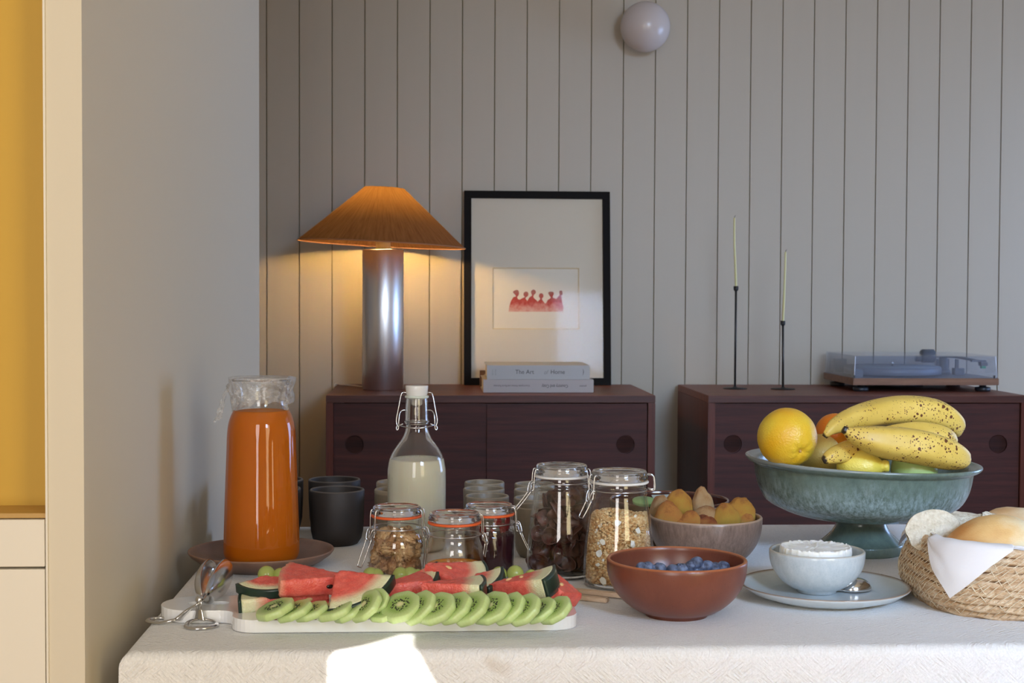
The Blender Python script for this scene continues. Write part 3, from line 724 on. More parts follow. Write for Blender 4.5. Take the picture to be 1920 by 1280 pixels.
pw = P(744, 1079, TZ); pma = P(852, 1095, TZ); pja = P(917, 1078, TZ); pch = P(1052, 1078, TZ); pgr = P(1160, 1096, TZ)
small = [(0, 0), (.033, 0), (.0365, .003), (.0373, .008), (.0373, .018), (.0370, .036), (.0358, .046), (.0330, .054), (.0318, .058), (.0318, .061), (.0325, .0625), (.0325, .0655), (.0315, .067), (.0318, .0775)]
clip_jar('small clip-top jar of walnut halves with orange seal', pw, [(r, z * 1.0) for r, z in small], .0322, org, [(R(-150), .35, .038), (R(-14), -.1, .040)], zneck=.0640)
clip_jar('small clip-top jar with a little marmalade in it', pma, [(r, z * 1.0) for r, z in small], .0328, org, [(R(8), -.15, .018)], zneck=.0640)
jamp = [(0, 0), (.030, 0), (.0335, .003), (.0345, .008), (.0345, .030), (.0345, .058), (.0338, .066), (.0320, .0705), (.0316, .073), (.0322, .0745), (.0322, .077), (.0312, .079), (.0315, .0855)]
clip_jar('small clip-top jar of dark berry jam with orange seal', pja, [(r, z * .93) for r, z in jamp], .0318, org, [(R(-8), .42, .030)], zneck=.0700)
tall = [(0, 0), (.040, 0), (.0438, .003), (.0450, .010), (.0450, .026), (.0435, .055), (.0400, .088), (.0362, .112), (.0345, .121), (.0352, .1225), (.0352, .1255), (.0335, .1275), (.0335, .1315), (.0342, .1330), (.0338, .1375)]
clip_jar('tall flared clip-top jar of dark cocoa cereal petals', pch, [(r, z * .942) for r, z in tall], .0345, wht, [(R(-172), .62, .030), (R(-22), -.35, .022)], lidh=.0130, zneck=.1235)
clip_jar('tall flared clip-top jar of oat granola beside the cocoa cereal', pgr, [(r, z * .946) for r, z in tall], .0360, wht, [(R(-160), .45, .024)], [(R(-4),)], lidh=.0125, zneck=.1215)

# marmalade and jam
o = put('marmalade', mesh('marmalade', *lathe([(0, .0062), (.033, .0062), (.0345, .009), (.0347, .0255), (.0337, .0272), (.031, .0263), (0, .0260)], 56), plain('marmalade', lin(240, 140, 24), .25, sss=.3, sr=(.01, .004, .001), var=.25, vscale=90)), None, pma); tag(o, 'shallow layer of orange marmalade in the middle small jar', 'marmalade')
def jamm():
    v, f = lathe([(0, .0062), (.030, .0062), (.0322, .009), (.0326, .03), (.0326, .054), (.0312, .0585), (.026, .0605), (0, .061)], 56)
    return [Vector(q) + Vector((0, 0, .003 * noise.noise(Vector(q) * 70))) * (q[2] > .05) for q in v], f
o = put('berry_jam', mesh('jam', *jamm(), plain('berry jam', lin(44, 16, 24), .12, coat=.3, var=.35, vscale=80)), None, pja); tag(o, 'dark berry jam filling the right small jar', 'jam')
smear = plain('jam smear', lin(96, 22, 24), .2)
vs_ = []
for i in range(22):
    a = R(-150 + 120 * rng.random()); z = .062 + .013 * rng.random(); vs_.append(xf(lump(ico(.003 + .003 * rng.random(), 2), .3 * .004, 300, i), Matrix.Translation((.0290 * cos(a), .0290 * sin(a), z)) @ Matrix.Rotation(a, 4, 'Z') @ Matrix.Diagonal((.15, 1, 1.2, 1))))
o = put('jam_residue', mesh('smear', *join(*vs_), smear), None, pja); tag(o, 'dark red jam smears under the lid of the right small jar', 'jam', kind='stuff')

# walnut halves
def walnut(seed):
    v, f = ico(1, 4); out = []
    for q in v:
        q = Vector(q); d = q.normalized()
        n1 = noise.noise(d * 3.2 + Vector((seed, 0, 0))); n2 = noise.noise(d * 6.5 + Vector((0, seed, 0)))
        rdg = 1 - abs(n1) * 3.4; r_ = 1 + .30 * rdg - .12 + .12 * n2 - .34 * math.exp(-(d.x / .12) ** 2) * (1 if d.z > -.2 else .3)
        out.append(Vector((d.x * r_ * .0115, d.y * r_ * .0145, d.z * r_ * (.0075 if d.z > 0 else .004))))
    return out, f
wm = [plain('walnut light', lin(186, 142, 94), .6, c2=lin(226, 188, 138), vscale=120, bump=.4, bscale=500), plain('walnut dark', lin(146, 98, 62), .6, c2=lin(204, 156, 104), vscale=120, bump=.4, bscale=500)]
wmesh = [mesh('walnut', *walnut(i * 7.3), wm[i % 2]) for i in range(6)]
def pack(n, rad_at, z0, z1, mind, seed, rmin=0.0, bias=.5, tries=9000, zs=1):
    rg = random.Random(seed); pts = []
    for _ in range(tries):
        z = z0 + (z1 - z0) * rg.random(); Rm = rad_at(z); a = 2 * PI * rg.random(); r_ = Rm * (rmin + (1 - rmin) * rg.random() ** bias)
        p = Vector((r_ * cos(a), r_ * sin(a), z))
        if all((p - q).length > mind for q in pts): pts.append(p)
        if len(pts) >= n: break
    return pts
for i, p in enumerate(pack(90, lambda z: .0262 if z < .044 else .0225, .0105, .055, .0098, 3)):
    o = put('walnut', wmesh[i % 6], None, pw + p, (rng.random() * 6, rng.random() * 6, rng.random() * 6), .86)
    tag(o, 'brown walnut half in the small jar with the orange seal', 'walnut', 'walnut halves in the clip-top jar')

# cocoa petals: small cupped discs
def petal(seed):
    vs, fs = [], []; n, m = 22, 6; rg = random.Random(seed); cx, cy = 38 + 20 * rg.random(), 14 + 16 * rg.random()
    for side in (0, 1):
        for i in range(m + 1):
            for k in range(n):
                a = 2 * PI * k / n; r_ = .0138 * i / m * (1 + .06 * sin(3 * a + seed)); x, y = r_ * cos(a), r_ * sin(a)
                z = cx * x * x + cy * y * y + .0006 * noise.noise(Vector((x * 300, y * 300, seed)))
                vs.append((x * (1 - abs(x) * 14), y, z + side * .0015 * (1 - .3 * (i / m))))
    L_ = (m + 1) * n
    for i in range(m):
        for k in range(n):
            q = (i * n + k, i * n + (k + 1) % n, (i + 1) * n + (k + 1) % n, (i + 1) * n + k)
            fs.append(q[::-1]); fs.append(tuple(x + L_ for x in q))
    for k in range(n): fs.append((m * n + k, m * n + (k + 1) % n, L_ + m * n + (k + 1) % n, L_ + m * n + k))
    return vs, fs
cm = plain('cocoa cereal', lin(64, 38, 32), .42, c2=lin(98, 62, 50), vscale=180, bump=.6, bscale=900, bdist=.0008)
pmesh = [mesh('petal', *petal(i), cm) for i in range(6)]
def trad(z):
    T_ = [(0, .041), (.005, .0438), (.010, .0450), (.025, .0450), (.052, .0435), (.083, .0400), (.105, .0362), (.115, .0345), (.2, .0345)]
    for (a, ra), (b, rb) in zip(T_, T_[1:]):
        if z <= b: return ra + (rb - ra) * (z - a) / (b - a) - .0024
    return .032
i = 0
for p in pack(118, lambda z: trad(z) - .0095, .014, .104, .0118, 11):
    o = put('cocoa_petal', pmesh[i % 6], None, pch + p, (rng.random() * 6.3, rng.random() * 6.3, rng.random() * 6.3), .92 + .1 * rng.random()); i += 1
    tag(o, 'curled dark cocoa cereal petal in the tall jar', 'cereal', 'cocoa cereal petals in the tall jar')

# granola
gm = [plain('oat granola', lin(206, 170, 118), .7, c2=lin(240, 214, 168), vscale=90, bump=.5, bscale=700), plain('toasted granola', lin(180, 130, 78), .7, c2=lin(224, 182, 124), vscale=90, bump=.5, bscale=700)]
coco = plain('coconut flake', lin(236, 236, 230), .55)
rg = random.Random(5)
top_z = lambda x, y: .095 + .010 * noise.noise(Vector((x * 30, y * 30, 1))) - 3 * (x * x + y * y)
F3 = [[], []]; icov = ico(1, 1)
for q in range(6500):
    a = 2 * PI * rg.random(); z = .007 + .092 * rg.random(); Rm = trad(z) - .0004
    if rg.random() < .8: r_ = Rm * (.86 + .14 * rg.random())
    else: r_ = Rm * rg.random() ** .5; z = top_z(r_ * cos(a), r_ * sin(a)) - .004 * rg.random()
    x, y = r_ * cos(a), r_ * sin(a)
    if z > top_z(x, y) or z < .0062: continue
    s = .0013 + .0020 * rg.random() ** 1.6; Rm = trad(min(z + .001, .11)) - .0006
    r_ = min(r_, Rm - s * .9); x, y = r_ * cos(a), r_ * sin(a)
    Mx = Matrix.Translation((x, y, z)) @ Matrix.Rotation(rg.random() * 6, 4, 'X') @ Matrix.Rotation(rg.random() * 6, 4, 'Z') @ Matrix.Diagonal((s * 1.15, s, s * .55, 1))
    F3[q % 2].append(xf(lump(icov, .35, 1.2, q % 17, 1), Mx))
core, cf = lathe([(0, .0062), (.034, .0062), (.0375, .012), (.0370, .03), (.034, .06), (.030, .080), (.022, .086), (0, .087)], 40)
tgr = thing('granola', 'oat granola filling the taller pale jar', 'granola', pgr); tgr['kind'] = 'stuff'
for i_, nm in ((0, 'oat_clusters'), (1, 'toasted_clusters')):
    o = put(nm, mesh(nm, *join(*F3[i_]), gm[i_]), tgr); o['kind'] = 'stuff'
o = put('packed_oats', mesh('core', *lump((core, cf), .002, 140, 3), gm[1]), tgr); o['kind'] = 'stuff'
fl = []
for q in range(16):
    a = 2 * PI * rg.random(); z = .012 + .08 * rg.random(); r_ = trad(z) - .0020
    fl.append(xf(lump(lathe([(0, 0), (.0028, 0), (.0034, .0005), (0, .0006)], 7), .0022, 420, q, 2), Matrix.Translation((r_ * cos(a), r_ * sin(a), z)) @ Matrix.Rotation(a, 4, 'Z') @ Matrix.Rotation(R(80), 4, 'Y') @ Matrix.Rotation(rg.random() * 3, 4, 'Z') @ Matrix.Diagonal((1, .75, 1, 1))))
for a, z in ((-60, .075), (-100, .085), (-128, .060), (-135, .045), (-125, .012), (-72, .058)):
    a = R(a); r_ = trad(z) - .0008
    fl.append(xf(lump(lathe([(0, 0), (.0042, 0), (.0042, .0005), (0, .0006)], 7), .0026, 420, z * 99, 2), Matrix.Translation((r_ * cos(a), r_ * sin(a), z)) @ Matrix.Rotation(a, 4, 'Z') @ Matrix.Rotation(R(86), 4, 'Y')))
o = put('coconut_flakes', mesh('flakes', *join(*fl), coco, False), tgr); o['kind'] = 'stuff'

# ---- blueberries
def berry():
    v, f = lathe([(sin(PI * i / 14), -cos(PI * i / 14)) for i in range(14)] + [(.24, 1.03), (.20, .90), (0, .86)], 24); return [(x * .0078, y * .0078, z * .0068) for x, y, z in v], f
bm_ = plain('blueberry skin', lin(30, 34, 58), .45, c2=lin(122, 138, 170), vscale=130, vstretch=(1, 1, 1))
bmesh_ = mesh('blueberry', *berry(), bm_)
bpts = pack(60, lambda z: .056, .030, .036, .0128, 8)
for (px, py, zz) in ((1214, 1064, .047), (1205, 1066, .045), (1236, 1067, .045), (1275, 1068, .044), (1282, 1067, .046), (1297, 1062, .052), (1306, 1056, .056), (1316, 1064, .050), (1326, 1062, .052), (1340, 1066, .046), (1357, 1064, .047), (1305, 1068, .048), (1262, 1070, .043), (1348, 1069, .044), (1223, 1069, .043)):
    q = PY(px, py, 1.66); bpts.append(Vector((q.x - pb.x, q.y - pb.y, q.z - TZ)))
for p in bpts:
    o = put('blueberry', bmesh_, None, pb + p, (rng.random() * 1.6 - .8, rng.random() * 1.6 - .8, rng.random() * 6), .92 + .2 * rng.random())
    tag(o, 'dusty dark blueberry in the terracotta-brown bowl', 'blueberry', 'blueberries in the terracotta-brown bowl')

# ---- coconut cakes
def cake(seed, cone=.5):
    v, f = ico(1, 4); out = []
    for q in v:
        d = Vector(q).normalized(); z = d.z; taper = 1 - cone * .45 * max(0, z) ** 1.3
        n_ = noise.fractal(d * 2.2 + Vector((seed, seed, 0)), 1, 2, 4) * .07 + noise.noise(d * 9 + Vector((seed, 0, 0))) * .025 + noise.noise(d * 24 + Vector((0, seed, 0))) * .022
        out.append(Vector((d.x * taper * (1 + n_), d.y * taper * (1 + n_), z * (1 + n_) * (1.05 if z > 0 else .6))))
    return out, f
def cake_mat(name, a, b, c_):
    t = NT(name); tc = t.coord(); sx = t.n('ShaderNodeSeparateXYZ'); t.l(tc, sx.inputs[0])
    h = t.math('ADD', t.math('ADD', t.math('MULTIPLY', sx.outputs[2], .42), t.math('MULTIPLY', t.noise(1.6, tc, 4, .5), .75)), t.math('MULTIPLY', t.noise(14, tc, 4, .7), .32))
    t.l(t.ramp(h, [(.45, a), (.80, b), (1.0, c_)]), t.b.inputs['Base Color']); t.b.inputs['Roughness'].default_value = .75
    t.bump(t.noise(20, tc, 5, .8), .8, .03); return t.m
ck = [cake_mat('yellow coconut cake', lin(255, 206, 88), lin(255, 184, 78), lin(222, 132, 62)), cake_mat('golden coconut cake', lin(255, 198, 100), lin(255, 172, 86), lin(214, 118, 56)),
      cake_mat('pale almond cake', lin(255, 220, 168), lin(248, 200, 140), lin(222, 150, 92)), cake_mat('browned coconut cake', lin(240, 172, 88), lin(204, 112, 58), lin(122, 56, 34))]
cks = [(1240, 962, 23, 32, 1.96, 2, .2, 'pale oval cake at the left rim, upright'), (1271, 950, 29, 30, 1.965, 0, .35, 'golden cake with browned shoulder at the back left'),
       (1253, 974, 30, 33, 1.93, 1, .55, 'peaked golden cake in front of the browned-shoulder one'), (1318, 945, 21, 32, 1.97, 2, .75, 'pointed pale cake standing at the back'),
       (1324, 968, 26, 19, 1.94, 2, .3, 'low pale cake in the middle of the heap'), (1320, 984, 28, 18, 1.925, 3, .3, 'dark-browned cake at the middle of the front rim'),
       (1275, 986, 22, 14, 1.92, 1, .4, 'browned cake low at the left front rim'), (1362, 972, 28, 28, 1.93, 0, .6, 'bright yellow peaked cake at the right'),
       (1387, 962, 30, 28, 1.95, 0, .25, 'rough yellow cake with browned crumbs at the right rim'), (1400, 978, 16, 15, 1.93, 1, .2, 'small golden cake wedged at the right rim'), (1252, 984, 12, 8, 1.925, 1, .3, 'small golden cake edge low between the rim and the peaked cake'),
       (1295, 980, 22, 22, 1.92, 1, .3, 'golden cake sunk between the peaked and browned ones')]
for i, (px, py, rx, ry, Y, mi_, cone, lb) in enumerate(cks):
    q = PY(px, py, Y); k = Y / FP
    o = put('coconut_cake', mesh('cake', *cake(i * 3.7 + 1, cone), ck[mi_]), None, (q.x, q.y, q.z - ry * k * .12), (R(rng.uniform(-12, 12)), R(rng.uniform(-10, 10)), rng.random() * 6), (rx * k, rx * k, ry * k * 1.15))
    tag(o, lb, 'cake', 'coconut cakes in the taupe bowl')
# foil tub in the dark bowl
q = PY(1250, 935, 2.08)
t = thing('portion_tub', 'small white portion tub with rim in the dark bowl', 'tub', (q.x, 2.075, q.z - .012), (R(20), 0, R(8)))
put('tub_body', mesh('tub', *lathe([(0, -.018), (.015, -.018), (.0185, .012), (.0175, .012), (.0145, -.0165), (0, -.0165)], 4), M['napkin'], False), t, None, (0, 0, R(45)))
put('tub_lid', bevelled('lid', box(-.021, .021, -.016, .016, .012, .0132), plain('foil lid', lin(190, 202, 196), .35, .3), .0004), t)
q = PY(1217, 944, 2.0)
tag(put('green_tub', mesh('green', *lathe([(0, 0), (.016, 0), (.017, .004), (.0165, .0045), (0, .005)], 24), plain('green lid', lin(140, 178, 110), .4)), None, (q.x - .004, 2.02, q.z - .002), (R(12), 0, 0)), 'pale green round lid in the dark bowl', 'lid')

# ---- compote fruit
def orange_mesh(r, seed, sub=5):
    v, f = ico(1, sub); out = []
    for q in v:
        d = Vector(q).normalized(); e = 1 - .12 * math.exp(-((1 - d.z) / .012)) + .02 * sin(math.atan2(d.y, d.x) * 7) * math.exp(-((1 - d.z - .05) / .05) ** 2) - .03 * math.exp(-((1 - d.z) / .12))
        n_ = .012 * noise.noise(d * 2 + Vector((seed, 0, 0))) + .006 * noise.noise(d * 9)
        out.append(d * r * (e + n_))
    return out, f
def peel(name, a, b, spots=False):
    t = NT(name); tc = t.coord()
    t.l(t.ramp(t.noise(14, tc, 3, .5), [(.35, a), (.65, b)]), t.b.inputs['Base Color']); t.b.inputs['Roughness'].default_value = .38
    vo = t.n('ShaderNodeTexVoronoi', Scale=420.0); t.l(tc, vo.inputs[0]); t.bump(vo.outputs[0], .35, .0012)
    if spots:
        v2 = t.n('ShaderNodeTexVoronoi', Scale=34.0); t.l(tc, v2.inputs[0]); mx = t.n('ShaderNodeMix'); mx.data_type = 'RGBA'
        t.l(t.ramp(v2.outputs[0], [(.06, (1, 1, 1, 1)), (.09, (0, 0, 0, 1))]), mx.inputs[0]); src = t.b.inputs['Base Color'].links[0].from_socket
        t.l(src, mx.inputs[6]); mx.inputs[7].default_value = lin(120, 80, 30); t.l(mx.outputs[2], t.b.inputs['Base Color'])
    return t.m
def fruit(name, label, px, py, Y, rpx, m, rot=(0, 0, 0), sc=(1, 1, 1), cat=None, seed=1):
    q = PY(px, py, Y); o = put(name, mesh(name, *orange_mesh(rpx * Y / FP, seed), m), None, q, rot, sc); return tag(o, label, cat or name)
of = fruit('orange', 'large yellow-orange fruit resting on the left rim of the fruit bowl', 1476, 820, 1.965, 56.5, peel('yellow orange peel', lin(226, 166, 24), lin(226, 196, 58)), (R(115), 0, R(18)))
put('stem_scar', mesh('scar', *lump(ico(.0022, 2), .0006, 900, 1), plain('dried stem', lin(190, 150, 84), .7)), of, (0, 0, .0367))
fruit('orange', 'deep orange fruit half hidden behind the bananas', 1566, 812, 2.10, 38, peel('deep orange peel', lin(226, 120, 16), lin(236, 142, 28)), (R(60), 0, 0))
fruit('grapefruit', 'pale yellow grapefruit low between the orange and the bananas', 1538, 852, 2.06, 40, peel('pale grapefruit', lin(214, 178, 84), lin(222, 190, 100)), (R(10), 0, 0))
def lemon():
    pr_ = smoothprof([(0, -.031), (.004, -.0305), (.010, -.027), (.0175, -.019), (.0215, -.006), (.0215, .006), (.018, .018), (.011, .026), (.0075, .0295), (.0085, .034), (.0065, .0385), (0, .0395)], 4)
    v, f = lathe(pr_, 48); return [Vector((x * (1 + .03 * noise.noise(Vector((x, y, z)) * 60)) + (.0012 * noise.noise(Vector((x, y, z)) * 160) if z > .026 else 0), y, z)) for x, y, z in v], f
q = PY(1612, 874, 1.925); o = put('lemon', mesh('lemon', *lemon(), peel('lemon peel', lin(226, 200, 70), lin(236, 214, 96), True)), None, q, (R(10), R(88), R(-6)), 1.0); tag(o, 'knobbly pale yellow lemon at the front rim under the bananas', 'lemon')
q = PY(1714, 886, 1.945); o = put('green_apple', mesh('apple', *lathe(smoothprof([(0, -.030), (.010, -.0335), (.024, -.024), (.033, 0), (.030, .018), (.016, .0275), (.006, .0265), (0, .022)], 5), 48), plain('green apple', lin(170, 196, 118), .3, c2=lin(186, 208, 132), vscale=20)), None, q, (R(-5), 0, 0), .95); tag(o, 'green apple just showing over the front rim of the fruit bowl', 'apple')

def banana_mat():
    t = NT('spotted banana'); tc = t.coord()
    base = t.ramp(t.noise(22, tc, 4, .6), [(.3, lin(206, 170, 70)), (.7, lin(226, 194, 98))])
    def spots(scale, thr, dens, dscale):
        vo = t.n('ShaderNodeTexVoronoi', Scale=scale); t.l(tc, vo.inputs[0])
        sz = t.math('MULTIPLY', t.math('SUBTRACT', t.ramp(t.noise(dscale, tc, 2, .5), [(dens, (0, 0, 0, 1)), (dens + .2, (1, 1, 1, 1))]), 0.0), thr)
        wn = t.n('ShaderNodeSeparateColor'); t.l(vo.outputs['Color'], wn.inputs[0])
        return t.math('LESS_THAN', vo.outputs[0], t.math('MULTIPLY', sz, wn.outputs[0]))
    s = t.math('MAXIMUM', spots(170, .48, .42, 26), t.math('MAXIMUM', spots(360, .40, .34, 30), spots(90, .34, .55, 24)))
    mx = t.n('ShaderNodeMix'); mx.data_type = 'RGBA'; t.l(s, mx.inputs[0]); t.l(base, mx.inputs[6]); mx.inputs[7].default_value = lin(96, 52, 24)
    at = t.n('ShaderNodeAttribute', _attribute_name='end'); m2 = t.n('ShaderNodeMix'); m2.data_type = 'RGBA'
    e2 = t.math('ADD', at.outputs['Fac'], t.math('MULTIPLY', t.math('SUBTRACT', t.noise(180, tc, 4), .5), .5))
    t.l(t.ramp(e2, [(.55, (0, 0, 0, 1)), (.72, (1, 1, 1, 1))]), m2.inputs[0]); t.l(mx.outputs[2], m2.inputs[6]); m2.inputs[7].default_value = lin(44, 32, 24)
    t.l(m2.outputs[2], t.b.inputs['Base Color']); t.b.inputs['Roughness'].default_value = .45; t.bump(t.noise(240, tc, 3), .1, .001); return t.m
M['banana'] = banana_mat()
def banana(label, pts, rads, seed=0, rollv=0, endblack=True):
    """pts: (px, py, Y) centre line from the blossom tip on"""
    W_ = [PY(*p) for p in pts]; c0 = W_[len(W_) // 2]
    A = smoothprof([tuple(w_ - c0) + (r_ * p[2] / FP,) for w_, r_, p in zip(W_, rads, pts)], 8)
    path = [Vector(a[:3]) for a in A]; rr = [a[3] for a in A]; seg = 30; n = len(path)
    vs, att = [], []
    N = Vector((0, -1, 0))
    L_ = [0]
    for i in range(1, n): L_.append(L_[-1] + (path[i] - path[i - 1]).length)
    for i in range(n):
        T = (path[min(i + 1, n - 1)] - path[max(0, i - 1)]).normalized(); N = (N - T * N.dot(T)).normalized(); B = T.cross(N)
        for k in range(seg):
            a = 2 * PI * k / seg; fac = 1 + .045 * cos(5 * (a + rollv)) + .012 * noise.noise(Vector((i * .15, cos(a) * 2, seed)))
            vs.append(path[i] + (N * cos(a) + B * sin(a)) * rr[i] * fac)
            d0 = L_[i]; d1 = L_[-1] - L_[i]; rid = .10 * max(0, cos(5 * (a + rollv)) - .9) * 10
            att.append(max(0, 1 - d0 / .010) if endblack else 0)
            att[-1] = max(att[-1], rid * .62 * max(0, 1 - d0 / .05))
    fs = [(i * seg + k, i * seg + (k + 1) % seg, (i + 1) * seg + (k + 1) % seg, (i + 1) * seg + k) for i in range(n - 1) for k in range(seg)] + [tuple(range(seg)), tuple((n - 1) * seg + k for k in range(seg))]
    me = mesh('banana', vs, fs, M['banana']); at = me.attributes.new('end', 'FLOAT', 'POINT')
    at.data.foreach_set('value', att)
    return tag(put('banana', me, None, c0), label, 'banana', 'bananas on top of the fruit bowl')
banana('spotted banana arching highest over the fruit bowl', [(1546, 819, 1.93), (1552, 811, 1.93), (1566, 799, 1.94), (1600, 785, 1.96), (1650, 773, 1.985), (1705, 769, 2.0), (1755, 776, 2.01), (1784, 793, 2.02), (1792, 806, 2.03), (1795, 812, 2.035)], [5, 8, 15, 22, 26, 28, 28, 24, 16, 8], 1, .3)
banana('spotted banana lying lowest right in front, black tip at its left', [(1581, 804, 1.885), (1588, 808, 1.885), (1600, 814, 1.885), (1628, 822, 1.885), (1665, 829, 1.89), (1705, 834, 1.895), (1745, 842, 1.90), (1780, 852, 1.91), (1806, 861, 1.92), (1816, 864, 1.922)], [7, 9, 16, 25, 31, 33, 33, 29, 19, 9], 2, .9)
banana('spotted banana showing between the top one and the front one', [(1640, 815, 1.97), (1680, 812, 1.95), (1720, 812, 1.95), (1760, 818, 1.95), (1783, 826, 1.96), (1793, 830, 1.96)], [10, 17, 22, 22, 16, 7], 3, .2)
banana('banana tucked lowest at the left with its black tip out', [(1543, 864, 1.905), (1549, 861, 1.905), (1562, 855, 1.91), (1590, 847, 1.93), (1625, 842, 1.95), (1670, 842, 1.97), (1700, 846, 1.98)], [6, 10, 16, 21, 22, 20, 8], 4, .5)

# ---- grapes behind the melon
gmat = plain('green grape', lin(158, 168, 84), .25, c2=lin(176, 186, 104), vscale=60, sss=.2, sr=(.005, .006, .002))
gme = mesh('grape', *uvs(1, 24, 14), gmat)
GL = ['pale green grape behind the far-left watermelon skin', 'pale green grape tucked against the left side of the big watermelon piece', 'pale green grape peeking above the long dark melon skin, left one', 'pale green grape peeking above the long dark melon skin, right one',
      'pale green grape before the walnut jar, left one', 'pale green grape before the walnut jar, middle one', 'pale green grape before the walnut jar, right one beside the standing rind', 'pale green grape just right of the thick dark melon skin', 'pale green grape in front of the dark jam jar corner',
      'pale green grape before the cocoa jar base, left one', 'pale green grape before the cocoa jar base, right one']
for gi, (px, py, r_) in enumerate(((500, 1092, 17), (526, 1094, 15), (695, 1084, 15), (706, 1089, 14), (751, 1092, 15), (769, 1092, 15), (783, 1095, 13), (936, 1094, 15), (966, 1092, 16), (996, 1089, 12), (1010, 1092, 12))):
    Y = 1.757; q = PY(px, py, Y); s = r_ * Y / FP; q.z = max(q.z, bz + s)
    tag(put('grape', gme, None, q, (rng.random(), rng.random(), 0), (s, s, s * .97)), GL[gi], 'grape', 'green grapes along the back of the board')

# ---- watermelon
def wm_flesh():
    t = NT('watermelon flesh'); at = t.n('ShaderNodeAttribute', _attribute_name='rim'); tc = t.coord()
    x = t.math('ADD', at.outputs['Fac'], t.math('MULTIPLY', t.math('SUBTRACT', t.noise(60, tc, 3), .5), .035))
    fl = t.ramp(t.noise(110, tc, 5, .7), [(.3, lin(212, 76, 66)), (.7, lin(236, 120, 106))])
    mx = t.n('ShaderNodeMix'); mx.data_type = 'RGBA'; t.l(t.ramp(x, [(.66, (0, 0, 0, 1)), (.84, (1, 1, 1, 1))]), mx.inputs[0]); t.l(fl, mx.inputs[6]); mx.inputs[7].default_value = lin(226, 224, 184)
    m2 = t.n('ShaderNodeMix'); m2.data_type = 'RGBA'; t.l(t.ramp(x, [(.955, (0, 0, 0, 1)), (.985, (1, 1, 1, 1))]), m2.inputs[0]); t.l(mx.outputs[2], m2.inputs[6]); m2.inputs[7].default_value = lin(128, 164, 66)
    t.l(m2.outputs[2], t.b.inputs['Base Color']); t.b.inputs['Roughness'].default_value = .32; t.b.inputs['Subsurface Weight'].default_value = .2; t.b.inputs['Subsurface Radius'].default_value = (.006, .002, .001)
    t.b.inputs['Subsurface Scale'].default_value = 1
    vo = t.n('ShaderNodeTexVoronoi', Scale=520.0); t.l(tc, vo.inputs[0]); t.bump(vo.outputs[0], .45, .0012); return t.m
M['flesh'] = wm_flesh(); M['skin'] = plain('watermelon skin', lin(24, 42, 36), .3, c2=lin(36, 58, 46), vscale=40)
seedb = plain('dark seed', lin(30, 20, 16), .25); seedw = plain('pale seed', lin(228, 196, 140), .35)
def sector(r0_, r1_, a0, a1, T, nr, na, jit=0, seed=0, rimL=None, nz=5):
    vs, fs, rim = [], [], []
    for kz in range(nz + 1):
        for i in range(nr + 1):
            r_ = r0_ + (r1_ - r0_) * i / nr
            for k in range(na + 1):
                a = a0 + (a1 - a0) * k / na; x, y, z = r_ * cos(a), r_ * sin(a), T * (kz / nz)
                ed = (kz in (0, nz)) + (k in (0, na)) + (i == 0)
                if jit:
                    n_ = noise.fractal(Vector((x, y, z)) * 190 + Vector((seed, 0, 0)), 1, 2, 3); soft = min(1, max(0, (rimL - r_) / .02 if rimL else 1))
                    x += jit * n_ * soft; y += jit * noise.noise(Vector((y, z, x)) * 260 + Vector((0, seed, 0))) * soft; z += jit * .8 * noise.noise(Vector((z, x, y)) * 210 + Vector((0, 0, seed))) * soft
                    if ed >= 2:
                        c_ = Vector((r_ * cos((a0 + a1) / 2), r_ * sin((a0 + a1) / 2), T / 2)); d = (c_ - Vector((x, y, z))); d = d.normalized() * .0016 * soft; x += d.x; y += d.y; z += d.z
                vs.append((x, y, z)); rim.append(min(1, r_ / (rimL or r1_)))
    S = (nr + 1) * (na + 1); ix = lambda kz, i, k: kz * S + i * (na + 1) + k
    for i in range(nr):
        for k in range(na):
            fs.append((ix(0, i, k), ix(0, i, k + 1), ix(0, i + 1, k + 1), ix(0, i + 1, k))); fs.append((ix(nz, i, k), ix(nz, i + 1, k), ix(nz, i + 1, k + 1), ix(nz, i, k + 1)))
    for z in range(nz):
        for i in range(nr):
            for k in (0, na): fs.append((ix(z, i, k), ix(z, i + 1, k), ix(z + 1, i + 1, k), ix(z + 1, i, k)))
        for k in range(na):
            for i in (0, nr): fs.append((ix(z, i, k), ix(z, i, k + 1), ix(z + 1, i, k + 1), ix(z + 1, i, k)))
    return vs, fs, rim
